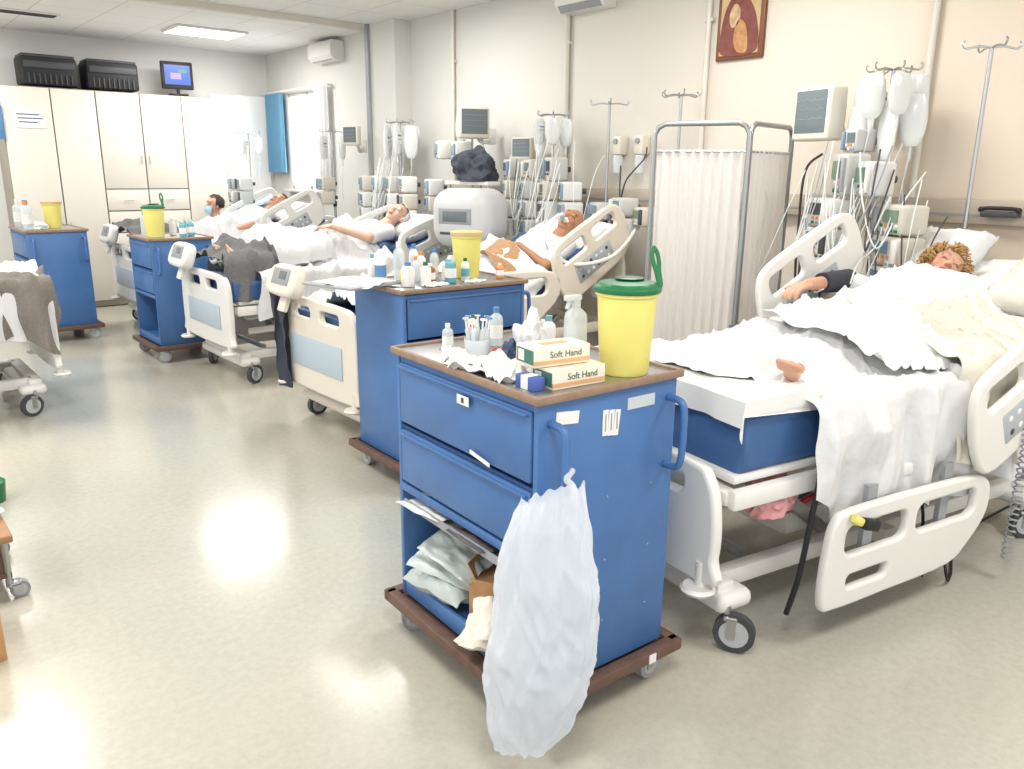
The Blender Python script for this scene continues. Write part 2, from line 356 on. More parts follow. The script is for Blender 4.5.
def c1p(x,y,z=1.033):
    return (c1[0]+x*math.cos(r1)-y*math.sin(r1),c1[1]+x*math.sin(r1)+y*math.cos(r1),z)
cart((2.84,3.26,0),math.radians(88),'blue metal supply cart crowded with bottles on top')
cart((2.0,6.95,0),0,'blue metal supply cart with yellow bin, between beds',D=.6)
cart((1.36,8.4,0),0,'blue metal supply cart near the cupboards')
def bin_(loc,s=1,lid=True,label='yellow sharps bin with dark green lid on cart',rz=.3):
    t=thing('sharps_bin',label,'sharps bin',loc,rz)
    g=G();g.lathe([(0,0),(.070*s,0),(.075*s,.01*s),(.089*s,.235*s),(.095*s,.24*s),(.095*s,.262*s),(.0,.262*s)],(0,0,0),yellow);g.make('bucket',t)
    if lid:
        G().lathe([(.099*s,.248*s),(.102*s,.253*s),(.102*s,.262*s),(.09*s,.267*s),(.085*s,.276*s),(.05*s,.281*s),(0,.281*s)],(0,0,0),green).lathe([(.04*s,.281*s),(.045*s,.288*s),(.03*s,.291*s),(0,.291*s)],(.01,0,0),M('green_dark',(12,74,40),.4)).make('lid',t)
        g=G();g.plate(sm([(-.008,0),(.008,0),(.011,.04),(.016,.07),(.014,.10),(0,.118),(-.014,.10),(-.016,.07),(-.011,.04)]),[sm([(-.002,.065),(.002,.065),(.004,.085),(0,.10),(-.004,.085)])],.006,green,(0,0,0),axis='X',bev=.002)
        g.make('lid_flap',t,loc=(.045*s,-.085*s,.265*s),rot=(-.1,.25,1.0))
    else:
        G().lathe([(.098*s,.25*s),(.1*s,.275*s),(.088*s,.28*s),(0,.277*s)],(0,0,0),M('beige_plastic',(200,174,120),.5)).make('lid',t)
    return t
bin_(c1p(.39,.085),.96)
bin_((2.66,3.54,1.033),.9,False,'yellow sharps bin with beige lid on cart')
bin_((2.12,7.2,1.033),.95,True,'yellow sharps bin with green lid on far cart')
bin_((1.66,8.75,1.033),.9,False,'small yellow sharps bin with beige lid')
def glovebox(loc,rz,label):
    t=thing('glove_box',label,'glove box',loc,rz,group='glove boxes on cart')
    s_=.86
    G().box((0,0,.031*s_),(.21*s_,.115*s_,.062*s_),M('box_white',(226,214,196),.6),bev=.002).box((.0,0,.012),(.2105*s_,.1155*s_,.012),M('box_tan',(204,160,112),.6)).make('carton',t)
    G().box((0,0,.0625*s_),(.1*s_,.035*s_,.002),M('slot_tan',(190,150,110),.6),bev=.0005).make('opening',t)
    mt=Matrix.Translation((0.01,-.0583*s_,.037*s_))@Euler((math.pi/2,0,0)).to_matrix().to_4x4()
    G().text('Soft Hand',.026,M('print_green',(80,100,80),.6),mt).make('lettering',t)
    G().box((-.1053*s_,.0,.031*s_),(.001,.1*s_,.046*s_),M('print_teal',(60,112,98),.6)).box((-.106*s_,.02,.031*s_),(.001,.03,.03),paper).make('side_print',t)
    return t
glovebox(c1p(.175,.085),r1-.05,'white and tan glove carton on cart top')
glovebox(c1p(.15,.125,1.0885),r1-.12,'glove carton stacked on another carton')
G().box((0,0,.018),(.04,.08,.036),M('box_blue',(70,92,160),.5),bev=.002).box((0,0,.0185),(.041,.03,.0365),paper).make('medicine_box',loc=c1p(.05,.10),rot=(0,0,r1),label='small blue medicine carton on cart',cat='medicine box')
def bottle(loc,r,h,body,cap,label,lbl=None,spray=False):
    t=thing('bottle',label,'bottle',loc)
    G().lathe([(0,0),(r*.95,0),(r,.005),(r,h*.68),(r*.9,h*.76),(r*.4,h*.84),(r*.38,h*.9),(0,h*.9)],(0,0,0),body,seg=20).make('body',t)
    if spray: G().cyl((0,0,h*.88),(0,0,h*.97),r*.4,cap).box((-r*.4,0,h*1.0),(r*1.7,r*.6,h*.09),cap,bev=.004).box((-r*.9,0,h*.9),(.008,.012,h*.14),cap,rot=(0,.4,0)).make('spray_head',t)
    else: G().cyl((0,0,h*.86),(0,0,h),r*.46,cap,seg=16).make('cap',t)
    if lbl: G().lathe([(r*1.01,h*.2),(r*1.01,h*.55)],(0,0,0),lbl,seg=20).make('sticker',t)
    return t
def crumple(name,loc,s,mat,label,cat,sq=.6,seed=1,parent=None,rough=1):
    t=bmesh.new();bmesh.ops.create_icosphere(t,subdivisions=5,radius=1)
    for v in t.verts:
        p=v.co.copy();n=nz(p.x*1.3+seed,p.y*1.3,p.z*1.3)*.35*rough-abs(nz(p.x*2.6,p.y*2.6+seed,p.z*2.6))*.28*rough+nz(p.x*6,p.y*6,p.z*6+seed)*.05
        v.co=p*(.9+n);v.co.z*=sq;v.co.z=max(v.co.z,-.4*sq)
        v.co=Vector((v.co.x*s[0],v.co.y*s[1],v.co.z*s[2]))
    mz=min(v.co.z for v in t.verts)
    for v in t.verts: v.co.z-=mz
    g=G();g.add(t,mat);return g.make(name,parent,loc=loc,label=label,cat=cat,sharp=60)
def packet(name,loc,sz,rot,mat,label,cat,amp=.012,seed=0,puff=.02):
    def side(sg):
        def f(u,v):
            e=(max(0,math.sin(math.pi*u)*math.sin(math.pi*v)))**.5
            n=nz(u*3+seed,v*3,seed)*amp+abs(nz(u*6+seed,v*5,seed+3))*amp*.5
            return Vector(((u-.5)*sz[0],(v-.5)*sz[1],n+sg*puff*e*(1+.4*nz(u*7,v*7+seed,2))+.0008*sg+puff))
        return f
    g=G();g.grid(side(1),26,26,mat).grid(side(-1),26,26,mat);return g.make(name,loc=loc,rot=rot,label=label,cat=cat,sharp=60)
crumple('plastic_bag',c1p(.24,.33),(.06,.05,.17),M('thin_white_bag',(226,228,230),.4,alpha=.9,bump=.5,scale=40),'crumpled white plastic bag standing on cart','bag',.75,3,rough=1.3)
bottle(c1p(.36,.27),.036,.2,clear,clear,'clear plastic spray bottle beside yellow bin',spray=True)
g=thing('syringe_cup','clear cup filled with upright syringes','cup',c1p(.12,.45))
G().lathe([(0,0),(.038,0),(.042,.07),(.039,.07),(.036,.004),(0,.004)],(0,0,0),clear).make('cup',g)
for k in range(11):
    a=k*.9;x,y=.024*math.cos(a),.024*math.sin(a)
    G().cyl((x*.6,y*.6,.006),(x*1.4,y*1.4,.1),.007,clear,seg=10).cyl((x*1.4,y*1.4,.1),(x*1.6,y*1.6,.135),.003,white,seg=8).cyl((x*1.58,y*1.58,.132),(x*1.6,y*1.6,.136),.009,bluecl if k%3==0 else white,seg=10).make('syringe',g)
packet('paper_wrap',c1p(.08,.31),(.16,.22,.02),(0,0,.3),paper,'crumpled white paper wrap on cart','paper',amp=.05,seed=4,puff=.01)
packet('paper_wrap',c1p(.05,.43,1.04),(.12,.15,.02),(.1,.15,-.4),paper,'crumpled white tissue on cart','paper',amp=.04,seed=8,puff=.01)
packet('paper_wrap',c1p(.07,.22,1.04),(.13,.12,.02),(.1,-.1,-.2),paper,'torn white wrapper on cart','paper',amp=.035,seed=18,puff=.01)
packet('syringe_pack',c1p(.15,.23,1.035),(.05,.15,.02),(0,0,.9),clear,'clear sealed syringe packet','packet',amp=.008,seed=3,puff=.008)
packet('syringe_pack',c1p(.2,.56,1.035),(.05,.15,.02),(0,0,-.5),clear,'clear sealed syringe packet','packet',amp=.008,seed=5,puff=.008)
t=thing('scissors','scissors with red handles lying on cart','scissors',c1p(.24,.46,1.05),.6)
G().box((.05,0,0),(.1,.01,.003),chrome,rot=(0,0,.08)).box((.05,.0,.003),(.1,.01,.003),chrome,rot=(0,0,-.08)).make('blade',t)
for s in(-1,1): G().tube([(0,0,.003),(-.03,s*.012,.003),(-.045,s*.03,.003),(-.025,s*.035,.003),(-.008,s*.016,.003)],.005,red,closed=True).make('handle',t)
navy=M('navy_nitrile',(60,76,104),.5)
crumple('rubber_glove',c1p(.19,.38,1.04),(.03,.03,.06),navy,'dark blue glove balled up on cart','glove',.8,5)
bottle(c1p(.33,.47),.02,.1,M('amber',(150,90,40),.3),white,'small amber medicine bottle',lbl=paper)
bottle(c1p(.38,.42),.022,.12,white,teal,'white plastic bottle with teal cap')
bottle(c1p(.2,.6),.018,.08,white,red,'little white bottle with red cap')
bottle(c1p(.3,.6),.022,.13,clear,bluecl,'clear bottle with blue cap',lbl=paper)
for x,y,h,cp in ((.42,.5,.09,white),(.44,.38,.11,orange),(.25,.66,.1,green),(.12,.62,.09,white)): bottle(c1p(x,y),.018,h,clear if cp is white else white,cp,'small medicine vial standing on cart top',lbl=paper)
towel=M('cream_towel',(222,215,200),.9,bump=.2,scale=80)
packet('folded_towel',c1p(.06,.22,.19),(.20,.24,.05),(.05,-.2,.3),towel,'folded cream paper towels on bottom shelf','towel',amp=.025,seed=1,puff=.03)
packet('folded_towel',c1p(.04,.2,.245),(.18,.22,.05),(-.1,-.35,.55),towel,'cream towels spilling over shelf edge','towel',amp=.03,seed=2,puff=.02)
packet('folded_towel',c1p(.02,.17,.30),(.14,.18,.05),(-.1,-.55,.9),towel,'white towel draped over the pile','towel',amp=.03,seed=3,puff=.015)
pale=M('pale_film',(200,208,204),.25,alpha=.8,bump=.3,scale=40)
packet('glove_bag',c1p(.08,.56,.19),(.17,.28,.05),(0,-.2,.1),pale,'clear bag of pale gloves on shelf','glove bag',amp=.02,seed=6,puff=.06)
packet('dressing_pack',c1p(.07,.54,.31),(.15,.26,.05),(.1,-.35,.3),pale,'clear sealed dressing pack on shelf','dressing pack',amp=.015,seed=7,puff=.014)
packet('dressing_pack',c1p(.07,.50,.36),(.14,.24,.05),(.25,-.3,.1),pale,'clear sealed dressing pack on shelf','dressing pack',amp=.015,seed=17,puff=.012)
t=thing('cardboard_box','small open cardboard box on shelf','box',c1p(.14,.38,.185),.5)
G().box((0,0,.075),(.15,.12,.15),card,bev=.002).make('body',t);G().box((0,.05,.175),(.15,.003,.06),card,rot=(-.5,0,0)).box((0,-.06,.175),(.15,.003,.05),card,rot=(.7,0,0)).make('flap',t)
packet('dressing_pack',c1p(.1,.54,.558),(.17,.2,.03),(0,0,.2),pale,'clear dressing packs on middle shelf','dressing pack',amp=.01,seed=9,puff=.006)
G().box((0,0,.12),(.2,.3,.2),black,bev=.02).make('storage_box',loc=c1p(.36,.3,.18),label='black storage box inside cart shelf',cat='box')
t=thing('shelf_tray','shallow tray sliding out above open shelf','tray',c1p(.0,.37,.505),r1)
G().box((.1,0,0),(.24,.62,.006),grey).box((-.02,0,.012),(.006,.62,.024),grey).make('tray_base',t)
packet('dressing_pack',c1p(.02,.58,.51),(.13,.22,.03),(0,.15,.1),paper,'white dressing packet lying in tray','dressing pack',amp=.01,seed=11,puff=.004)
packet('dressing_pack',c1p(.02,.30,.51),(.12,.2,.03),(0,.12,-.1),M('dark_pack',(90,84,86),.5),'dark dressing pack lying in tray','dressing pack',amp=.01,seed=12,puff=.006)
# ---- hanging trash bag
e1=Vector((.765,-.644,0));e2=Vector((.644,.765,0))
path=[(0,Vector((1.322,1.392,.800)),.078,.020),(.05,Vector((1.318,1.388,.775)),.084,.030),(.13,Vector((1.298,1.375,.72)),.100,.040),(.33,Vector((1.272,1.352,.56)),.128,.054),(.55,Vector((1.250,1.345,.40)),.138,.060),(.75,Vector((1.235,1.352,.27)),.124,.054),(.9,Vector((1.22,1.362,.16)),.096,.038),(1,Vector((1.205,1.370,.10)),.070,.020)]
def bagf(u,v):
    a=2*math.pi*v
    for p0,p1 in zip(path,path[1:]):
        if u<=p1[0]+1e-9:
            k=(u-p0[0])/(p1[0]-p0[0]);c=p0[1].lerp(p1[1],k);ra=p0[2]+(p1[2]-p0[2])*k;rb=p0[3]+(p1[3]-p0[3])*k;break
    ca,sa=math.cos(a),math.sin(a)
    rid=1-2.2*abs(nz(ca*1.7+u*1.6,sa*1.7,u*2.2+3));rid2=1-2.2*abs(nz(ca*4+u*4,sa*4,u*7+9));rid3=1-2.2*abs(nz(ca*3-u*9,sa*3+u*6,u*3+5))
    f=1+.26*(rid-.5)+.10*(rid2-.5)+.12*(rid3-.5)+.16*nz(ca*1.6,sa*1.6,u*4)
    p=c+e1*(ra*(1+.12*nz(ca*1.2,u*3,7))*ca*(.6+.4*f))+e2*(rb*sa*f)
    tf=max(0,1-u*9)
    p.z+=(.02)*nz(ca*2,sa*2+5,u*3)+tf*(.028*ca+.02*nz(ca*3,sa*3,4)-.018*sa)
    if u>.97: p.z+=.02*nz(ca*4,sa*4,8)
    return p
g=G();g.grid(bagf,90,150,bagm,closev=True)
def bot(u,v):
    return bagf(1,v).lerp(path[-1][1]-Vector((0,0,.012)),u)
g.grid(bot,6,150,bagm,closev=True)
hx,hy,_=c1p(.04,-.065)
g.tube([(1.365,1.36,.78),(1.375,1.375,.81),(hx-.008,hy-.016,.83),(hx+.018,hy-.008,.845),(hx+.018,hy+.012,.82),(1.385,1.38,.79)],.009,bagm)
g.make('trash_bag',label='white translucent plastic trash bag tied to cart handle',cat='trash bag',sharp=80)

# cart 2 top
for x,y,r,h,bm_,cp,lb in ((2.15,3.6,.03,.17,white,white,bluecl),(2.2,3.42,.035,.12,white,bluecl,None),(2.3,3.66,.03,.2,clear,white,None),(2.28,3.38,.028,.12,white,green,None),(2.36,3.46,.03,.1,M('amber',(150,90,40),.3),white,paper),
    (2.4,3.6,.026,.15,white,orange,None),(2.45,3.4,.03,.14,teal,white,paper),(2.5,3.62,.024,.16,clear,bluecl,None),(2.5,3.5,.03,.11,white,teal,None),(2.24,3.52,.022,.09,yellow,white,None),(2.76,3.65,.026,.13,white,white,None),(2.78,3.4,.022,.08,orange,white,paper),
    (2.16,3.7,.024,.14,white,teal,paper),(2.34,3.56,.02,.13,clear,orange,None),(2.42,3.7,.026,.18,white,bluecl,None),(2.56,3.42,.022,.12,white,green,teal)):
    bottle((x,y,1.035),r,h,bm_,cp,'plastic medicine bottle on crowded cart top',lbl=lb)
packet('syringe_pack',(2.56,3.33,1.035),(.12,.06,.02),(0,0,.3),clear,'clear sealed syringe packet','packet',amp=.008,seed=13,puff=.008)
packet('paper_wrap',(2.3,3.32,1.035),(.12,.08,.02),(0,0,.2),paper,'crumpled white tissue on cart','paper',amp=.02,seed=14,puff=.008)
bottle((2.1,7.4,1.035),.035,.2,clear,bluecl,'clear bottle on far cart')
for x,y in ((2.3,7.05),(2.4,7.15),(2.3,7.3),(2.42,7.4)): bottle((x,y,1.035),.03,.14,random.choice([white,clear,teal]),white,'small bottle on far cart',lbl=paper)
for x,y in ((1.42,8.6),(1.45,8.8),(1.42,9.0),(1.5,9.05)): bottle((x,y,1.035),.045,.26,clear,random.choice([white,bluecl,orange]),'tall clear bottle on far cart',lbl=paper)
crumple('crumpled_paper',(1.5,8.65,1.035),(.1,.1,.08),paper,'white tissue pile on far cart','paper',.7,50)
G().box((0,0,.006),(.34,.36,.012),grey,bev=.003).box((.02,0,.014),(.29,.30,.003),paper).box((.05,.05,.016),(.2,.2,.002),M('beige_paper',(216,198,170),.8)).make('clipboard',loc=(1.97,3.58,1.045),rot=(0,0,.25),label='open chart folder overhanging the cart edge',cat='folder')
packet('paper_wrap',(1.95,3.5,1.062),(.2,.26,.02),(0,-.1,.5),paper,'loose paper sheet on chart folder','paper',amp=.015,seed=24,puff=.002)

# =============== BEDS
def foot_rail(col,L_=1.12):
    k=L_/1.12
    g=G();out=sm([(0,.03),(0,.22),(.03,.34),(.12,.37),(.6*k,.37),(.95*k,.36),(1.08*k,.33),(1.12*k,.26),(1.1*k,.17),(1.0*k,.08),(.85*k,.01),(.4*k,0),(.08,0)],4)
    g.plate(out,[rr(.09,.2,.5*k,.31,.04),rr(.57*k,.2,1.0*k,.31,.04),rr(.12,.07,.4*k,.12,.02)],.035,col,(0,0,0),axis='Y',bev=.012);return g
def head_rail(col):
    g=G();out=sm([(0,.05),(-.02,.2),(.02,.36),(.12,.42),(.45,.42),(.66,.40),(.73,.30),(.72,.12),(.62,.02),(.3,0),(.08,0)],4)
    g.plate(out,[rr(.08,.26,.32,.36,.03),rr(.4,.26,.64,.36,.03)],.035,col,(0,0,0),axis='Y',bev=.012)
    g.box((.34,0,.14),(.38,.042,.14),M('rail_panel',(166,172,175),.45),bev=.012)
    for i in range(6): 
        for s in(-1,1):
            for j in (0,1): g.sph((.20+.055*i,s*.021,.11+.06*j),(.014,.003,.013),dgrey if (i+j)%3==0 else white,u=10,v=6)
    return g
def bed(x0,yc,th,label,col=white,zp=.66,rails=('l','l','u','u'),panel=True,foot=(.30,.84),hs=.18,fw_=.49,hz=.02,ro=.51,cx=.12,fl=1.12):
    t=thing('hospital_bed',label,'hospital bed',(x0,yc,0))
    hw=.44
    g=G()
    for s in(-1,1): g.box((1.05,s*.3,.2),(1.9,.06,.07),col,bev=.012)
    for x in(.1,1.0,2.0): g.box((x,0,.2),(.08,.78,.07),col,bev=.012)
    g.box((.12,0,.17),(.16,.86,.07),col,bev=.03,seg=3).box((2.0,0,.17),(.16,.86,.07),col,bev=.03,seg=3)
    g.box((1.05,0,.26),(.9,.4,.1),col,bev=.02)
    g.make('chassis',t)
    g=G()
    for s in(-1,1):
        g.box((.55,s*.22,.4),(.62,.035,.05),steel,rot=(0,.65,0),bev=.006).box((1.5,s*.22,.4),(.62,.035,.05),steel,rot=(0,-.65,0),bev=.006)
        g.cyl((.75,s*.1,.28),(1.1,s*.1,zp-.12),.025,dgrey)
    g.cyl((.3,-.25,.24),(.3,.25,.24),.02,steel);g.make('lift_mechanism',t)
    for x in(cx,1.9):
        for s in(-1,1): caster(t,x,s*.42,.17,rot=random.uniform(-1,1))
    g=G()
    for s in(-1,1): g.box((1.08,s*hw,zp-.07),(2.1,.04,.07),col,bev=.012)
    for x in(.05,.6,1.15,1.7,2.1): g.box((x,0,zp-.07),(.06,.86,.05),col,bev=.01)
    g.box((.62,0,zp-.015),(1.12,.84,.03),col,bev=.01)
    bl=.95;g.box((1.18+bl/2*math.cos(th),0,zp-.015+bl/2*math.sin(th)),(bl,.84,.03),col,rot=(0,-th,0),bev=.01)
    if th>.1: g.cyl((1.5,0,zp-.06),(1.18+.6*math.cos(th),0,zp-.03+.6*math.sin(th)),.02,dgrey)
    g.make('platform',t)
    z0,z1=foot;F=fw_
    g=G();out=sm([(-F+.05,z0),(-F,z0+.1),(-F,z1-.16),(-F+.04,z1-.04),(-.3,z1),(.3,z1),(F-.04,z1-.04),(F,z1-.16),(F,z0+.1),(F-.05,z0)],4)
    g.plate(out,[rr(-.3,z1-.12,-.06,z1-.05,.03),rr(.06,z1-.12,.3,z1-.05,.03)],.045,col,(-.03,0,0),axis='X',bev=.014)
    if panel: g.box((-.056,0,(z0+z1)/2-.05),(.01,.66,(z1-z0)*.34),bluegrey,bev=.004)
    f=g.make('footboard',t)
    for s in(-1,1):
        G().lathe([(0,0),(.05,0),(.06,.012),(.05,.024),(0,.024)],(-.05,s*(F-.05),.25),col,seg=20).cyl((-.04,s*(F-.05),.26),(-.04,s*(F-.05),z0+.08),.02,col).make('bumper',t)
    if panel:
        g=G();g.plate(sm([(-.17,-.09),(-.19,.02),(-.14,.09),(0,.1),(.13,.08),(.18,0),(.16,-.08),(.05,-.1)]),[],.09,col,(0,0,0),axis='X',bev=.025)
        g.box((-.047,-.02,.015),(.006,.22,.10),grey,bev=.002).box((-.051,-.05,.025),(.003,.09,.05),screend).box((.03,0,-.13),(.03,.1,.12),col,bev=.01).make('control_panel',f,loc=(-.1,.26,z1+.10),rot=(0,.35,0))
    g=G();out=sm([(-.44,.5),(-.46,.8),(-.45,1.0),(-.35,1.08),(.35,1.08),(.45,1.0),(.46,.8),(.44,.5)],4)
    g.plate(out,[rr(-.25,.92,.25,1.0,.03)],.04,col,(2.17,0,0),axis='X',bev=.012).make('headboard',t)
    for s,st in ((-1,rails[0]),(1,rails[1])):
        if not st: continue
        z=zp+.02 if st=='u' else .13
        o=foot_rail(col,fl).make('side_rail',t,loc=(.36,s*ro,z),label='curved foot-end side rail')
        hh=abs(zp-.1-z-.15)+.02;di=ro-.475
        G().box((fl*.5,-s*di,zp-.1-z),(fl*.55,.04,.05),col,bev=.01).box((fl*.27,-s*.03,(zp-.1-z+.15)/2),(.05,.02,hh),grey).box((fl*.74,-s*.03,(zp-.1-z+.15)/2),(.05,.02,hh),grey).make('rail_bracket',o)
    for s,st in ((-1,rails[2]),(1,rails[3])):
        if not st: continue
        if st=='l': loc,r=(1.50,s*ro,.36),-.75
        elif st=='m': loc,r=(1.20,s*(ro+.02),.47),-.42
        elif st=='h': loc,r=(1.24,s*.51,zp+.12),-.48
        else: loc,r=(1.18+hs*math.cos(th)-.02*math.sin(th),s*.51,zp+hs*math.sin(th)+hz),-th
        o=head_rail(col).make('side_rail',t,loc=loc,rot=(0,r,0),label='head-end side rail with button panel')
        G().box((.3,-s*.035,-.04),(.06,.05,.16),col,bev=.01).make('rail_bracket',o)
    return t
def mattress(x0,yc,th,zp,mat,label,T=.15,hw=.42,L0=.02,L1=.9):
    h=1.18
    pts=[(L0,0),(h-.12,0)]+[(h-.12+.24*k/6,0+.5*.24*math.sin(th)*(k/6)**2) for k in range(1,7)]
    e=pts[-1];pts.append((e[0]+(L1-.12)*math.cos(th),e[1]+(L1-.12)*math.sin(th)))
    n=len(pts);nor=[]
    for i in range(n):
        a=pts[max(i-1,0)];b_=pts[min(i+1,n-1)];d=Vector((b_[0]-a[0],b_[1]-a[1])).normalized();nor.append((-d.y,d.x))
    top=[(p[0]+q[0]*T,p[1]+q[1]*T) for p,q in zip(pts,nor)][::-1]
    g=G();g.plate(pts+top,[],2*hw,mat,(x0,yc,zp),axis='Y',bev=.03)
    return g.make('mattress',label=label,cat='mattress')
def surf(s,th,h=1.18):
    if s<h-.12: return s,0,0
    if s<h+.12:
        k=(s-h+.12)/.24;return s-.01*k, .5*.24*math.sin(th)*k*k, th*k
    e=.5*.24*math.sin(th);q=s-h-.12;return h+.11+q*math.cos(th), e+q*math.sin(th), th
def drape(name,label,cat,x0,yc,th,zt,s0,s1,mat,bumpf,hw=.45,hl=.3,hr=.3,seed=0,fold=.03,wr=.012,nu=110,nv=130,y0=None,y1=None,hem=.06,edge=.0,s0f=None,cre=0):
    yl=-hw if y0 is None else y0;yh=hw if y1 is None else y1
    def f(u,v):
        t_=(yl-hl)+(yh+hr-yl+hl)*v
        a0=s0f(t_) if s0f else s0
        s_=a0+(s1-a0)*u
        s=s_+edge*nz(t_*3+seed,4.2)*(abs(2*u-1)**2)
        x,z,a=surf(s,th)
        over=0;sg=0
        if t_<yl: over=yl-t_;sg=-1;y=yl
        elif t_>yh: over=t_-yh;sg=1;y=yh
        else: y=t_
        n=bumpf(s,y)
        if s0f: q=min(1,max(0,(s-a0)/.16));n*=.35+.65*q*q*(3-2*q)
        n+=wr*(nz(s*4+seed,y*5,seed)+.6*abs(nz(s*9,y*11+seed,2)))+wr*.8
        n+=wr*.9*max(0,math.sin((s*9+y*14)+4*nz(s*2+seed,y*2)))**4
        if cre:
            wx=nz(s*2+seed,y*2,1)*.5;wy=nz(s*2,y*2+seed,6)*.5
            r1_=max(0,1-abs(nz((s+wx)*4.5+seed,(y+wy)*2.5,3))*9);r2_=max(0,1-abs(nz((s-wy)*3,(y+wx)*8+seed,8))*8)
            n+=cre*(r1_*r1_*.9+r2_*r2_*.6)
        if over:
            k=1+hem/max(.1,hl if sg<0 else hr)*2*nz(s*2.3+seed,sg*3.)
            over*=k
            R=.035
            if over<R*1.57: q=over/R;y+=sg*R*math.sin(q);dz=-R*(1-math.cos(q))
            else: y+=sg*R;dz=-R-(over-R*1.57)
            fo=min(1,over/.12)
            y+=sg*fo*(fold*(.8+math.sin(s*21+3*nz(s*3+seed,over*2)+seed))*.55+fold*.9*nz(s*9+seed,over*3)+fold*.4*nz(s*22+seed,over*5))
            x+=.03*fo*nz(s*7,over*5+seed);n=n*(1-fo*.8)+dz
        ca,sa=math.cos(a),math.sin(a)
        if over and n<0: return Vector((x0+x,yc+y,zt+z+n))
        return Vector((x0+x-sa*n,yc+y,zt+z+ca*n))
    g=G();g.grid(f,nu,nv,mat);return g.make(name,label=label,cat=cat,sharp=75)
def bodybump(y0=0,h=.17,w=.2,s_lo=.3):
    def f(s,y):
        e=1/(1+math.exp(-(s-s_lo)*18))
        w2=w*(.8 if s<.9 else 1)
        hh=h*(.75 if s<.5 else (.88 if s<.95 else 1.1))
        b_=math.exp(-((y-y0)/w2)**4)
        if s<.85: b_*=1-.15*math.exp(-((y-y0)/.06)**2)
        return .012+hh*b_*e
    return f
def pillow(loc,sz,rot,mat,label,seed=0,dent=0,dy=0):
    t=bmesh.new();bmesh.ops.create_cube(t,size=2);bmesh.ops.subdivide_edges(t,edges=t.edges[:],cuts=24,use_grid_fill=True)
    for v in t.verts:
        x,y,z=v.co;e=(1-abs(x)**3.2)*(1-abs(y)**3.2);e=max(e,0)**.45
        zz=z*(.08+.92*e)+.12*nz(x*2.5+seed,y*2.5,seed)+.07*nz(x*6,y*6,seed)+.10*max(0,1-abs(nz(x*2+seed,y*4,3))*8)
        if dent and z>0: zz-=dent*math.exp(-(x*x+(y-dy)**2*6))
        v.co=Vector((x*(1-.06*(1-y*y))*sz[0]/2,y*(1-.06*(1-x*x))*sz[1]/2,zz*sz[2]/2))
    g=G();g.add(t,mat);return g.make('pillow',loc=loc,rot=rot,label=label,cat='pillow',sharp=80)

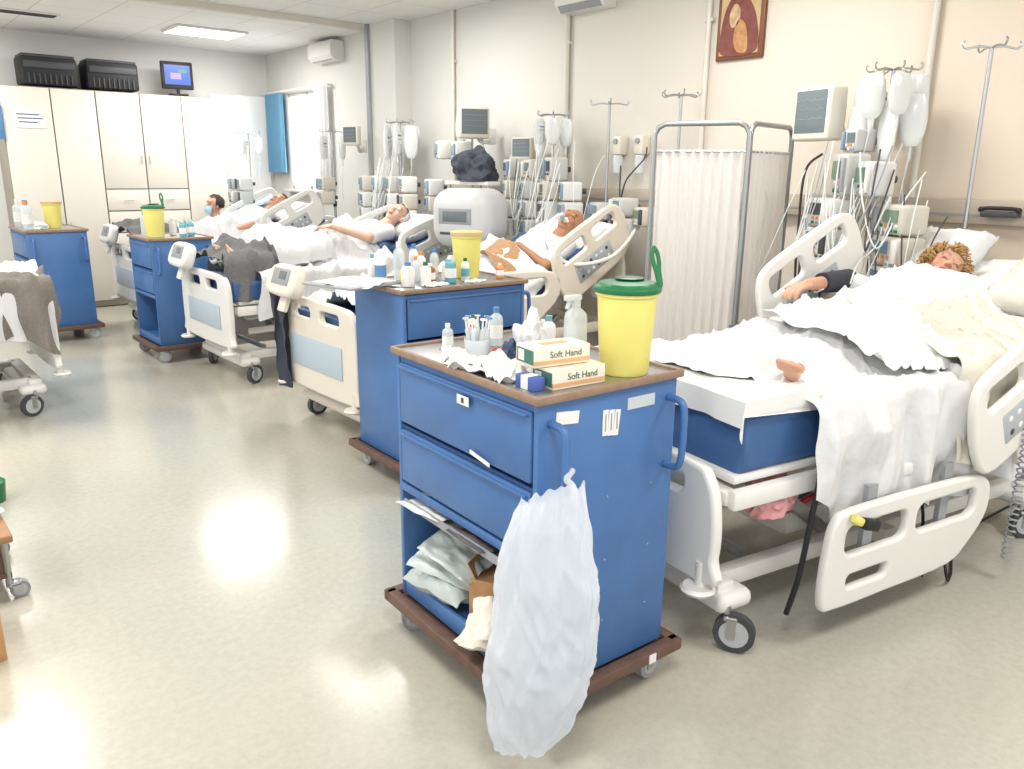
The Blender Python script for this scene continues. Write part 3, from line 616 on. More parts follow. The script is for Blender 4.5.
# =============== PEOPLE
def skinmat():
    if 'skin' in MATS:return MATS['skin']
    m,nt,b=nodemat('skin');a=nt.nodes.new('ShaderNodeAttribute');a.attribute_name='tint'
    nt.links.new(a.outputs['Color'],b.inputs['Base Color']);b.inputs['Roughness'].default_value=.5;b.inputs['Subsurface Weight'].default_value=.08;b.inputs['Subsurface Radius'].default_value=(.02,.008,.004)
    MATS['skin']=m;return m
def remesh(me,vox,it=4):
    o=bpy.data.objects.new('r',me);C.objects.link(o);r=o.modifiers.new('r','REMESH');r.mode='VOXEL';r.voxel_size=vox;r.use_smooth_shade=True
    s=o.modifiers.new('s','SMOOTH');s.iterations=it;s.factor=.5
    n=bpy.data.meshes.new_from_object(o.evaluated_get(bpy.context.evaluated_depsgraph_get()));bpy.data.objects.remove(o);return n
def person(label,H0,th,turn=0,tilt=0,skin=(214,170,145),legs=None,arms=None,gown=None,vox=.006,hair=None,haircol=(200,170,110),headoff=0,spread=.1,bend=0,child=None):
    H0=Vector(H0);d=Vector((math.cos(th),0,math.sin(th)));n=Vector((-math.sin(th),0,math.cos(th)));s=Vector((0,1,0))
    th2=th+bend;d2=Vector((math.cos(th2),0,math.sin(th2)));n2=Vector((-math.sin(th2),0,math.cos(th2)))
    g=G();gm=white
    def L(a,b_,c,o=H0): return o+d*a+s*b_+n*c
    def ax(A,B_,Cc): return Matrix((A,B_,Cc)).transposed()
    def cap(a,b_,r0,r1_,G_=None):
        G_=G_ or g;a=Vector(a);b_=Vector(b_);G_.cyl(a,b_,r0,gm,r2=r1_,seg=18).sph(a,r0,gm).sph(b_,r1_,gm)
    torso=[((0,0,0),(.12,.165,.105)),((.14,0,0),(.14,.145,.095)),((.3,0,.01),(.16,.16,.105)),((.42,0,.01),(.12,.17,.1))]
    for (a,b_,c),r in torso: g.sph(L(a,b_,c),r,gm,ax(d,s,n))
    sh={};
    for q in(-1,1):
        sh[q]=L(.49,q*.17,0);cap(L(.5,q*.05,0),sh[q],.07,.06)
    nb=L(.52,0,.0);hc=L(.6,0,.0)+d2*.13+n2*.02+s*headoff
    cap(nb,hc-d2*.05,.058,.052)
    f=(n2*math.cos(turn)+s*math.sin(turn)).normalized();u=(d2+s*tilt).normalized();f=(f-u*f.dot(u)).normalized();r=u.cross(f)*-1
    HM=ax(r,f,u)
    def hd(x,y,z): return hc+r*x+f*y+u*z
    def he(c,rad): g.sph(hd(*c),rad,gm,HM,u=28,v=18)
    he((0,-.008,.03),(.076,.095,.088));he((0,.022,-.035),(.06,.066,.075));he((0,.05,-.085),(.026,.026,.022))
    he((0,.058,-.02),(.05,.03,.055));he((0,.07,.045),(.055,.022,.022))
    for q in(-1,1):
        he((q*.042,.058,-.022),(.022,.022,.026));he((q*.031,.077,.012),(.016,.012,.010));he((q*.032,.082,.032),(.022,.010,.007));he((q*.077,-.005,-.008),(.008,.018,.032))
    g.cyl(hd(0,.086,.018),hd(0,.108,-.022),.008,gm,r2=.013);he((0,.106,-.026),(.014,.013,.011));
    for q in(-1,1): he((q*.012,.098,-.03),(.009,.01,.008))
    he((0,.088,-.055),(.024,.012,.006));he((0,.087,-.066),(.021,.012,.0065))
    arms=arms or {}
    for q in(-1,1):
        A=arms.get(q) or [L(.25,q*.25,.02),L(.02,q*.19,.05)]
        el,wr_=Vector(A[0]),Vector(A[1]);cap(sh[q],el,.052,.042);cap(el,wr_,.042,.028)
        fd=Vector(A[2]).normalized() if len(A)>2 else (wr_-el).normalized()
        pn=Vector(A[3]).normalized() if len(A)>3 else Vector((0,0,-1))
        pn=(pn-fd*pn.dot(fd)).normalized();sd=fd.cross(pn)*q
        pc=wr_+fd*.05;g.sph(pc,(.052,.042,.016),gm,ax(fd,sd,pn*1))
        cap(wr_,wr_+fd*.03,.026,.024)
        for k in range(4):
            off=(-.03+.02*k);ln=(.07,.08,.076,.06)[k]
            a=wr_+fd*.085+sd*off;b1=a+fd*ln*.45+pn*.008;b2=b1+fd*ln*.33+pn*.018;b3=b2+fd*ln*.2+pn*.018
            cap(a-fd*.02,b1,.0095,.009);cap(b1,b2,.009,.0085);cap(b2,b3,.0085,.007)
        a=wr_+fd*.025-sd*.03*1;b1=a+fd*.035-sd*.028+pn*.008;b2=b1+fd*.03-sd*.006+pn*.006
        cap(a,b1,.013,.0105);cap(b1,b2,.0105,.009)
    for q in(-1,1):
        K=(legs or {}).get(q) or [H0+Vector((-.42,q*spread,.0)),H0+Vector((-.82,q*spread,-.03)),Vector((-.45,q*.25,.8))]
        hip=H0+s*q*.09;kn,an=Vector(K[0]),Vector(K[1]);cap(hip,kn,.085,.058);cap(kn,kn.lerp(an,.35),.056,.056);cap(kn.lerp(an,.35),an,.056,.036)
        fd=Vector(K[2]).normalized();heel=an-fd*.03;cap(an,heel+(an-kn).normalized()*.035,.036,.032)
        sole=(an-kn).normalized();sole=(sole-fd*sole.dot(fd)*.9);sole=sole.normalized() if sole.length>.2 else Vector((0,0,-1));ball=an+fd*.13+sole*.02;cap(heel+sole*.03,ball,.032,.022)
        sd=fd.cross(sole).normalized();cap(ball-sd*.025,ball+sd*.025,.02,.016)
        for k in range(5):
            b0=ball+sd*(-.034+.017*k);cap(b0,b0+fd*(.045-.006*k),.0115 if k==0 else .0095,.010 if k==0 else .008)
    me=bpy.data.meshes.new('b');g.bm.to_mesh(me);g.bm.free();rm_=remesh(me,vox,3)
    col=rm_.color_attributes.new('tint','FLOAT_COLOR','POINT')
    base=[lin(c) for c in skin]
    lips=[base[0]*.82,base[1]*.5,base[2]*.5];dk=[lin(c)*.5 for c in haircol];dk=[.12,.08,.06] if sum(dk)>.6 else dk
    for i,v in enumerate(rm_.vertices):
        q=v.co-hc;x,y,z=abs(q.dot(r)),q.dot(f),q.dot(u);c=base
        k=1+.10*nz(v.co.x*9,v.co.y*9,v.co.z*9);c=[b_*k for b_ in c]
        if q.length<.16 and y>.03:
            if x<.026 and -.073<z<-.048 and y>.08: c=lips
            if x<.022 and abs(z+.0605)<.0022+vox*.25: c=[b_*.4 for b_ in lips]
            if .013<x<.05 and abs(z-.006)<.002+vox*.35 and y>.055: c=[b_*.35 for b_ in base]
            if .013<x<.052 and abs(z-.034-.004*math.sin(x*60))<.0045: c=[(b_+e)/2*.8 for b_,e in zip(base,dk)]
            if .025<x<.055 and -.045<z<-.01 and c[0]>base[0]*.8: c=[base[0]*1.02,base[1]*.85,base[2]*.85]
        col.data[i].color=(c[0],c[1],c[2],1)
    rm_.materials.clear();rm_.materials.append(skinmat())
    for p_ in rm_.polygons: p_.use_smooth=True
    o=bpy.data.objects.new('person',rm_);C.objects.link(o);tag(o,label,'person')
    if gown:
        g=G()
        for (a,b_,c),rd in torso: g.sph(L(a,b_,c),tuple(x+.016 for x in rd),gm,ax(d,s,n))
        for q in(-1,1):
            A=arms.get(q) or [L(.25,q*.25,.02)];el=Vector(A[0]);e2_=sh[q].lerp(el,.75)
            g.sph(sh[q],.074,gm).sph(e2_,.062,gm).cyl(sh[q],e2_,.074,gm,r2=.062).cyl(L(.46,q*.04,0),sh[q],.08,gm,r2=.074)
        me=bpy.data.meshes.new('b');g.bm.to_mesh(me);g.bm.free();rm2=remesh(me,.012,6)
        for v in rm2.vertices: v.co+=v.normal*.006*nz(v.co.x*14,v.co.y*14,v.co.z*14)
        rm2.materials.clear();rm2.materials.append(gown)
        for p_ in rm2.polygons: p_.use_smooth=True
        go=bpy.data.objects.new('gown',rm2);C.objects.link(go);go.parent=o
    if hair=='curly':
        g=G();hm=M('hair_blond',haircol,.6,var=.35,scale=30);cnt=0
        while cnt<340:
            v=Vector((random.gauss(0,1),random.gauss(0,1),random.gauss(0,1))).normalized()
            if v.z<-.55 or (v.y>.45 and v.z<.72) : continue
            cnt+=1
            b0=hd(v.x*.078,v.y*.095-.008,v.z*.09+.03);out=(r*v.x+f*v.y+u*v.z).normalized();a=out.orthogonal().normalized();b2=out.cross(a);ph=random.uniform(0,6);R=random.uniform(.007,.013)
            pts=[b0+out*(.002+.009*k)+(a*math.cos(ph+k*1.3)+b2*math.sin(ph+k*1.3))*R*min(1,k/2) for k in range(6)]
            g.tube(pts,lambda t_:.006*(1-.5*t_),hm,seg=5,res=3)
        g.make('hair',o,sharp=80)
    elif hair:
        hm=M('hair_'+hair,haircol,.7,var=.25,bump=.8,scale=90)
        t=bmesh.new();bmesh.ops.create_uvsphere(t,u_segments=64,v_segments=40,radius=1);dele=[]
        for v in t.verts:
            p=v.co.copy()
            k=1.05+.09*nz(p.x*4,p.y*4,p.z*4)+.06*abs(nz(p.x*16,p.y*16,p.z*5))
            if (p.y>.3 and p.z<.62+.15*nz(p.x*6,0,0)) or p.z<-.55: dele.append(v)
            v.co=hd(p.x*.081*k,p.y*.1*k-.01,p.z*.095*k+.032)
        bmesh.ops.delete(t,geom=dele,context='VERTS');g=G();g.add(t,hm);g.make('hair',o,sharp=80)
    if child=='mask':
        g=G();mm=M('mask_blue',(150,190,215),.7)
        def mf(a,b_):
            x=(a-.5)*.13;z=-.015-.085*b_;y=.108-(abs(x)/.065)**2*.055+.012*math.sin(b_*math.pi);return hd(x,y,z)
        g.grid(mf,16,10,mm,th=.003);g.make('face_mask',o)
    return o,hd,(r,f,u),hc
gownm=M('white_gown',(206,209,212),.9,bump=.2,scale=40)
# ---------------- BED A
A0,AY,AT=2.15,1.83,math.radians(12)
RA=math.radians(-10);PVA=(2.08,1.40)
snap=snapshot()
bed(2.08,AY,AT,'white electric hospital bed with lowered curved side rails',white,.64,('l','l','m','h'),False,(.28,.69),hs=.40,fw_=.455,ro=.565,cx=.08,fl=.95)
mattress(A0,AY,AT,.64,mblue,'thick blue vinyl mattress on hospital bed',T=.20)
G().box((A0+.20,AY,.868),(.40,.86,.05),mblue,bev=.018).make('foot_cushion',label='blue vinyl foot cushion on mattress end',cat='cushion')
def pad(u,v):
    x=A0+.40-.50*u;y=AY-.44+.9*v;z=.905
    if u>.82: q=(u-.82)/.18;x=A0-.01-.012*math.sin(v*20)*q;z=.905-.09*q
    if v<.12: q=(.12-v)/.12;y=AY-.44;z-=.055*q
    return Vector((x,y,z+.006*nz(u*9,v*9)))
G().grid(pad,40,60,paper,th=.003).make('disposable_pad',label='white disposable pad folded over mattress end',cat='pad')
drape('fitted_sheet','white fitted sheet on raised backrest',"sheet",A0,AY,AT,.848,1.0,2.07,sheet,lambda s,y:.006,hw=.42,hl=.14,hr=.1,seed=5,fold=.01,nu=50,nv=70)
def y0A(s): return -.06+(s-.35)*.10
def bumpA(s,y):
    y=y-y0A(s)
    b_=math.exp(-(y/.30)**4)
    h=.115 if s<.6 else .115+.07*min(1,(s-.6)/.6)
    v_=1-.22*math.exp(-(y/.07)**2) if s<1.1 else 1
    return .012+h*b_*v_+.02*math.exp(-((s-.86)/.12)**2)*b_
def sA(t_):
    k=1/(1+math.exp((t_+.22)*25));return .09*(1-k)+.27*k
drape('bed_sheet','white sheet draped over patient and hanging down bedside','sheet',A0,AY,AT,.848,.30,1.80,sheet,bumpA,hw=.46,hl=.46,hr=.12,seed=2,fold=.045,wr=.018,hem=.13,nu=260,nv=260,edge=.04,s0f=sA,cre=.022)
drape('blanket','cream cotton blanket bunched at the bedside','blanket',A0,AY,AT,.872,1.05,1.64,sheet2,lambda s,y:bumpA(s,y)+.014,hw=.475,hl=.30,hr=.0,seed=9,fold=.045,wr=.03,hem=.10,y1=-.20,nu=110,nv=120,edge=.06,cre=.025)
drape('folded_sheet','rumpled white sheet lying over patient','sheet',A0,AY,AT,.866,.66,1.2,sheet,lambda s,y:bumpA(s,y)+.012,hw=.40,hl=.03,hr=.0,seed=49,fold=.02,wr=.03,hem=.04,y1=.12,nu=110,nv=110,edge=.09,cre=.03)
pz=lambda s_,n_: (A0+1.29+(s_-1.30)*math.cos(AT)-n_*math.sin(AT), .848+.025+(s_-1.30)*math.sin(AT)+n_*math.cos(AT))
px_,pz_=pz(2.08,.06);pillow((px_,AY+.04,pz_),(.54,.86,.20),(0,-AT-.1,0),sheet,'large white pillow under patient head',3,dent=.75,dy=.25)
px_,pz_=pz(2.16,.15);pillow((px_,AY+.32,pz_),(.40,.42,.18),(0,-AT-.35,.1),sheet,'second white pillow beside patient head',4)
px_,pz_=pz(2.0,.12);pillow((px_,AY-.30,pz_),(.52,.36,.18),(0,-AT-.15,.1),sheet2,'cream pillow propped beside patient head',6)
crumple('pink_pouch',(A0+.22,AY-.38,.46),(.12,.09,.14),pink,'pink fabric pouch tucked under mattress end','pouch',.8,61)
t=thing('drainage_bag','small drainage device with yellow clip hanging from bed','drainage bag',(A0+.40,AY-.60,.44))
G().box((0,0,.03),(.05,.03,.03),yellow,bev=.008,rot=(0,.5,0)).make('clip',t);G().box((.07,0,-.0),(.08,.04,.04),black,bev=.01,rot=(0,.3,0)).make('body',t)
G().tube([(A0+.34,AY-.48,.6),(A0+.29,AY-.5,.45),(A0+.26,AY-.5,.25),(A0+.24,AY-.48,.1)],.010,black).make('power_cable',label='black cable hanging beside bed frame',cat='cable')
pts=[]
for k in range(120): 
    u=k/119;pts.append((A0+1.36+.018*math.cos(k*1.2),AY-.62+.018*math.sin(k*1.2),.66-.56*u))
G().tube(pts,.004,grey,seg=5,smooth=False).make('coiled_cable',label='grey coiled cable hanging from bed head rail',cat='cable')
G().tube([(A0+.9,AY-.48,.5),(A0+.95,AY-.5,.3),(A0+.9,AY-.5,.16),(A0+1.0,AY-.5,.06)],.006,black).make('power_cable',label='thin black cable under bed frame',cat='cable')
G().tube([(A0+1.1,AY-.5,.2),(A0+1.1,AY-.54,.05),(A0+1.2,AY-.5,.012),(A0+1.6,AY-.3,.012),(A0+2.3,AY-.2,.012)],.006,black).make('power_cable',label='black power cord trailing on floor',cat='cable')
G().tube([(A0+.5,AY-.2,.32),(A0+.8,AY-.25,.42),(A0+1.1,AY-.2,.36),(A0+1.4,AY-.25,.45)],.012,red).make('air_hose',label='red hose under bed frame',cat='hose')
turn_group(snap,PVA,RA)
snap=snapshot()
HA=(3.40,AY-.06,.935)
PA=person('patient lying under white sheets with head turned on pillow',HA,AT,turn=-.7,skin=(192,146,120),
  legs={-1:[(2.98,HA[1]-.12,.93),(2.55,1.46,.925),(-.72,-.38,.42)],1:[(2.98,HA[1]+.12,.93),(2.60,HA[1]+.10,.915),(-.93,.05,.12)]},
  arms={-1:[(3.66,HA[1]-.22,.97),(3.42,HA[1]-.21,.94),(-1,.1,-.05),(0,0,-1)],1:[(3.66,HA[1]+.27,1.10),(3.40,HA[1]+.25,1.11),(-1,.0,-.08),(0,0,-1)]},
  gown=gownm,hair='curly',haircol=(172,136,86),bend=.42,vox=.005)
t=G();t.cyl((3.72,HA[1]+.262,1.105),(3.50,HA[1]+.256,1.108),.056,M('cuff_dark',(50,52,60),.9,bump=.3,scale=60),r2=.048).make('pressure_cuff',PA[0],label='dark cuff wrapped around forearm')
turn_group(snap,(2.5,1.5),math.radians(-5))

# ---------------- BED B
B0,BY,BT=2.2,4.38,math.radians(28)
bed(B0,BY,BT,'cream hospital bed with raised backrest and side rails',cream,.6,('u','l','u',None),True,(.28,.84),hs=.44,hz=-.08)
mattress(B0,BY,BT,.6,mblue,'blue mattress with raised back section',T=.14)
HB=(B0+1.32,BY-.12,.86)
PB=person('bald patient lying back with breathing tube and folded arms',HB,BT,turn=-.35,skin=(172,124,90),arms={-1:[(HB[0]+.15,BY-.36,.98),(HB[0]+.08,BY-.18,1.11),(.1,1,.05),(0,0,-1)],1:[(HB[0]+.15,BY+.18,.98),(HB[0]+.12,BY+.02,1.11),(.1,-1,.05),(0,0,-1)]},gown=gownm,hair=None,haircol=(60,50,45),bend=.15,vox=.006)
drape('bed_sheet','white sheet over legs in cream bed','sheet',B0,BY,BT,.745,.1,1.5,sheet,bodybump(-.1,.22,.28,.15),hw=.44,hl=.06,hr=.25,seed=13,nu=120,nv=120,wr=.035,edge=.08,cre=.03)
drape('blanket','small tan blanket over patient in raised bed','blanket',B0,BY,BT,.77,1.15,1.46,tancloth,bodybump(-.1,.23,.26,.2),hw=.38,hl=.03,hr=.0,seed=12,nu=60,nv=80,wr=.03,y1=-.1,edge=.1)
pillow((B0+1.98,BY-.02,1.12),(.42,.82,.18),(0,-BT,0),sheet,'white pillow behind bald patient',9)
def coat(u,v):
    y=BY+.42+.22*(u-.5)+.02*math.sin(u*14);return Vector((B0-.075-.03*math.sin(u*9+v*3)-.02*nz(u*4,v*5),y,.86-.62*v+.03*nz(u*5,3)))
G().grid(coat,30,30,dark).make('jacket',label='dark jacket hanging from bed footboard corner',cat='clothing',sharp=80)
# ---------------- BED C
C0,CY,CT=2.2,6.25,math.radians(20)
bed(C0,CY,CT,'white hospital bed with blue lower panels',white,.64,('l','l','u','u'),True,(.30,.84),hs=.36,hz=-.08)
mattress(C0,CY,CT,.64,mblue,'blue mattress on white bed')
HC=(C0+1.02,CY-.05,.92)
person('white-haired patient lying with arms resting on sheet',HC,CT,turn=-.5,skin=(204,166,146),arms={-1:[(HC[0]+.2,CY-.34,1.06),(HC[0]-.04,CY-.2,1.15),(-.7,.6,0),(0,0,-1)]},gown=gownm,hair='white',haircol=(222,221,216),vox=.008,bend=.2)
drape('bed_sheet','rumpled white sheets over patient legs','sheet',C0,CY,CT,.795,.2,1.38,sheet,bodybump(0,.22,.27,.25),hw=.44,hl=.34,hr=.22,seed=22,nu=120,nv=130,wr=.05,edge=.08,hem=.12,cre=.03)
drape('blanket','dark grey clothes thrown over foot of bed','blanket',C0,CY,CT,.83,.02,.4,gcloth,lambda s,y:.04+.06*math.exp(-((s-.25)/.15)**2),hw=.36,hl=.22,hr=.05,seed=25,nu=50,nv=90,wr=.07,fold=.04,edge=.1)
drape('folded_sheet','white sheet bundle heaped on bed','sheet',C0,CY,CT,.85,.42,.9,sheet,lambda s,y:.12+.09*math.exp(-((s-.65)/.15)**2-(y/.25)**2),hw=.34,hl=.08,hr=.04,seed=27,nu=80,nv=90,wr=.07,edge=.1,cre=.03)
pillow((C0+1.12+.7,CY,1.10),(.42,.74,.18),(0,-CT,0),sheet,'white pillow under white-haired patient',19)
pillow((C0+1.0,CY+.35,1.02),(.5,.3,.16),(0,-.1,.3),sheet,'white pillow tucked beside patient',17)
# ---------------- BED D
D0,DY,DT=2.3,8.75,math.radians(26)
bed(D0,DY,DT,'white hospital bed with grey clothes over its foot',white,.64,('l','l','u','u'),True,(.30,.84))
mattress(D0,DY,DT,.64,mblue,'blue mattress on far bed')
HD=(D0+.98,DY,.89)
person('dark-haired patient propped up in far bed',HD,DT,turn=-.4,skin=(196,148,122),gown=gownm,hair='brown',haircol=(110,78,58),vox=.009)
drape('bed_sheet','white sheet over patient in far bed','sheet',D0,DY,DT,.795,.25,1.5,sheet,bodybump(0,.22,.27,.3),hw=.44,hl=.22,hr=.2,seed=32,nu=80,nv=90,wr=.04,cre=.03)
drape('blue_blanket','pale blue blanket beside far patient','blanket',D0,DY,DT,.83,1.3,1.75,M('pale_blue_cloth',(170,190,208),.85,bump=.2,scale=50),bodybump(0,.2,.3,.3),hw=.42,hl=.02,hr=.1,seed=33,nu=40,nv=60,wr=.03,y0=.0)
drape('jacket','grey jacket and dark clothes draped over bed foot','clothing',D0,DY,DT,.86,-.06,.4,gcloth,lambda s,y:.06+.06*math.exp(-((s-.15)/.15)**2),hw=.38,hl=.45,hr=.05,seed=35,nu=40,nv=90,wr=.07,fold=.05)
pillow((D0+.98+.72,DY,1.13),(.4,.7,.14),(0,-DT,0),sheet,'white pillow in far bed',29)
# ---------------- BED E
EX,EY=1.0,6.35
t=bed(EX,EY,0,'white hospital bed of the opposite row',white,.62,('l','l','u','u'),False,(.3,.8));t.rotation_euler=(0,0,math.pi)
def pe(o): o.rotation_euler=(0,0,math.pi);o.location=(EX,EY,0)
pe(mattress(0,0,0,.62,mblue,'blue mattress on opposite bed'))
pe(drape('bed_sheet','white sheet pile on opposite bed','sheet',0,0,0,.79,-.04,1.7,sheet,lambda s,y:.02+.07*math.exp(-((y-.1)/.35)**2),hw=.46,hl=.1,hr=.34,seed=42,nu=110,nv=110,wr=.05,cre=.03))
pe(drape('blanket','grey brown blanket hanging over bed corner','blanket',0,0,0,.825,-.07,.24,M('taupe_cloth',(124,117,110),.95,var=.12,bump=.5,scale=70),lambda s,y:.04,hw=.48,hl=.0,hr=.44,seed=45,nu=50,nv=80,wr=.05,fold=.06,y0=.26,edge=.12,hem=.12))
person('seated person in blue scrubs wearing a blue face mask',(3.55,9.85,.44),1.45,turn=0,skin=(190,145,120),legs={-1:[(3.15,9.75,.46),(3.12,9.75,.09),(-1,0,0)],1:[(3.15,9.97,.46),(3.12,9.97,.09),(-1,0,0)]},arms={-1:[(3.35,9.62,.75),(3.15,9.7,.67),(-1,0,0),(0,0,-1)],1:[(3.35,10.08,.75),(3.15,10.0,.67),(-1,0,0),(0,0,-1)]},gown=M('scrubs',(120,148,174),.9),hair='black',haircol=(48,36,34),vox=.009,child='mask')
G().lathe([(0,.30),(.18,.30),(.19,.32),(.18,.335),(0,.335)],(3.58,9.86,0),dgrey).cyl((3.58,9.86,.05),(3.58,9.86,.3),.025,steel).lathe([(0,0),(.2,0),(.2,.03),(.03,.06),(0,.06)],(3.58,9.86,0),dgrey).make('stool',label='round dark stool under seated person',cat='stool')
r,f,u=PB[2];hd=PB[1]
t=thing('breathing_tube','white corrugated breathing tube taped to patient mouth','breathing tube')
m0=hd(0,.10,-.06)
P=[m0,m0+f*.06-u*.02,m0+f*.07-u*.12,m0+f*.03-u*.24-Vector((0,.06,0)),m0-u*.34-Vector((0,.2,0))+f*.0,Vector((3.8,3.86,1.0)),Vector((4.1,3.78,1.05)),Vector((4.5,3.9,1.25))]
G().tube(P,.014,white,seg=8).make('hose',t)
G().box(m0-f*.006,(.02,.09,.035),paper,rot=(0,-BT,0),bev=.003).make('tape',t)
G().cyl(m0,m0+f*.05,.02,bluegrey,seg=12).make('connector',t)

# =============== SCREEN
t=thing('privacy_screen','folding privacy screen with white pleated fabric on chrome frame','privacy screen')
pA,pB,pC=Vector((3.72,3.15,0)),Vector((3.93,2.66,0)),Vector((4.55,2.78,0))
scr=M('screen_fabric',(230,225,221),.85,tl=.3)
for (a,b_) in ((pA,pB),(pB+Vector((.04,.02,0)),pC)):
    d=(b_-a).normalized();nn=Vector((-d.y,d.x,0));w_=(b_-a).length
    top=1.87
    g=G();g.tube([a+Vector((0,0,.06)),a+Vector((0,0,top-.06)),a+d*.02+Vector((0,0,top-.02)),a+d*.06+Vector((0,0,top)),b_-d*.06+Vector((0,0,top)),b_-d*.02+Vector((0,0,top-.02)),b_+Vector((0,0,top-.06)),b_+Vector((0,0,.06))],.015,M('frame_grey',(158,160,160),.3,.7),seg=12,smooth=False)
    g.cyl(a+Vector((0,0,top-.15)),b_+Vector((0,0,top-.15)),.006,chrome).cyl(a+Vector((0,0,.35)),b_+Vector((0,0,.35)),.006,chrome).make('frame',t)
    for q in (a,b_): G().cyl(q+Vector((0,-.012,.03)),q+Vector((0,.012,.03)),.03,black).cyl(q+Vector((0,0,.04)),q+Vector((0,0,.08)),.01,steel).make('caster',t)
    def cf(u_,v_,a=a,d=d,nn=nn,w_=w_): 
        p=a+d*(.02+(w_-.04)*u_)+nn*(.010*math.sin(u_*9*2*math.pi+1.2*nz(u_*6,v_*2))*(1.1-.3*v_)+.012*nz(u_*5,v_*3));p.z=.34+(top-.48)*v_;return p
    G().grid(cf,170,10,scr).make('fabric_panel',t)
t=thing('picture_frame','framed reddish-gold devotional painting hung high on wall','painting',(W,3.37,2.33))
G().box((-.015,0,.27),(.03,.36,.54),M('frame_brown',(112,66,36),.4),bev=.008).make('frame',t)
g=G();g.box((-.032,0,.27),(.004,.30,.48),M('paint_gold',(190,162,120),.5,var=.15,scale=12))
pr=M('paint_red',(120,64,56),.5,var=.25,scale=20)
g.plate(sm([(-.13,.04),(.13,.04),(.14,.2),(.10,.34),(.03,.40),(-.06,.36),(-.13,.22)]),[],.004,pr,(-.0355,0,0),axis='X',bev=.001)
g.plate(sm([(-.08,.05),(.0,.05),(.03,.14),(.0,.24),(-.06,.2)]),[],.004,M('paint_ochre',(176,130,84),.5,var=.25,scale=30),(-.038,0.01,0),axis='X',bev=.001)
g.plate(sm([(.0,.22),(.05,.2),(.07,.28),(.03,.34),(-.01,.30)]),[],.004,M('paint_cream',(190,160,124),.5,var=.25,scale=30),(-.038,0.01,0),axis='X',bev=.001)
g.make('canvas',t)
def monitor(loc,sz,label,rz=0,arm=None,mat=screend):
    t=thing('patient_monitor',label,'monitor',loc,rz)
    w_,h_,d_=sz
    G().box((0,0,0),(d_,w_,h_),cream,bev=.02,seg=3).box((d_*.5,0,-.01),(d_*.8,w_*.7,h_*.7),cream,bev=.03,seg=3).make('housing',t)
    G().box((-d_/2-.001,0,.01),(.004,w_*.82,h_*.78),mat).make('screen',t)
    g=G()
    for k in range(3): g.tube([(-d_/2-.004,-w_*.36+w_*.72*i/24,h_*(.24-.17*k)+.008*(1 if i%6==3 else 0)) for i in range(25)],.001,M('trace_pale',(150,168,170),.4),seg=4,smooth=False)
    g.make('trace',t)
    if arm: G().box((d_+.0,0,-.02),(.08,.06,.06),white,bev=.01).tube([(d_+.0,0,-.02),(arm[0]*.6,arm[1]*.5,arm[2]-.05),arm],.02,white).box(arm,(.03,.1,.14),white,bev=.01).make('wall_arm',t)
    return t
monitor((4.38,2.52,1.93),(.28,.29,.13),'white patient monitor with grey screen on wall arm',rz=-.28,arm=(.36,-.02,-.06))
monitor((4.4,5.75,2.0),(.28,.26,.08),'white patient monitor turned sideways on wall arm',rz=1.2,arm=(.2,-.22,-.1))
monitor((4.45,7.95,1.95),(.2,.2,.08),'small patient monitor on wall arm',rz=.4,arm=(.25,.05,-.1))
monitor((4.5,5.2,1.78),(.2,.18,.09),'grey monitor mounted among the pumps',rz=.3,arm=(.24,.0,-.05))
G().box((0,0,0),(.08,.14,.10),white,bev=.012).box((-.042,0,.01),(.004,.09,.05),grey).make('wall_module',loc=(W-.05,2.32,1.88),label='small white module box beside monitor',cat='wall module')
t=thing('telephone','black wall telephone lying on bed-head trunking','telephone',(W-.12,1.62,1.40))
G().box((.02,0,.010),(.07,.18,.03),dgrey,bev=.008).make('base',t);G().tube([(0,-.09,.035),(0,-.05,.04),(0,.05,.04),(0,.09,.035)],.010,black).sph((0,-.09,.032),.015,black).sph((0,.09,.032),.015,black).make('handset',t)
def ivstand(x,y,h,label,hooks=4,base=True):
    t=thing('iv_stand',label,'iv stand',(x,y,0))
    if base:
        for k in range(5):
            a=k*2*math.pi/5
            G().cyl((0,0,.1),(.22*math.cos(a),.22*math.sin(a),.075),.013,steel).cyl((.22*math.cos(a),.22*math.sin(a),.075),(.22*math.cos(a),.22*math.sin(a),.05),.008,steel).cyl((.22*math.cos(a)-.012,.22*math.sin(a),.027),(.22*math.cos(a)+.012,.22*math.sin(a),.027),.027,black).make('base_leg',t)
    G().cyl((0,0,.08),(0,0,1.25),.015,steel).cyl((0,0,1.2),(0,0,h),.01,steel).cyl((0,0,1.2),(0,0,1.26),.021,black).make('pole',t)
    g=G()
    for k in range(hooks):
        a=k*2*math.pi/hooks+.8;c,s_=math.cos(a),math.sin(a)
        g.tube([(0,0,h),(c*.06,s_*.06,h+.005),(c*.12,s_*.12,h-.005),(c*.14,s_*.14,h+.015),(c*.13,s_*.13,h+.03)],.005,steel,seg=6)
    g.make('hook',t);return t
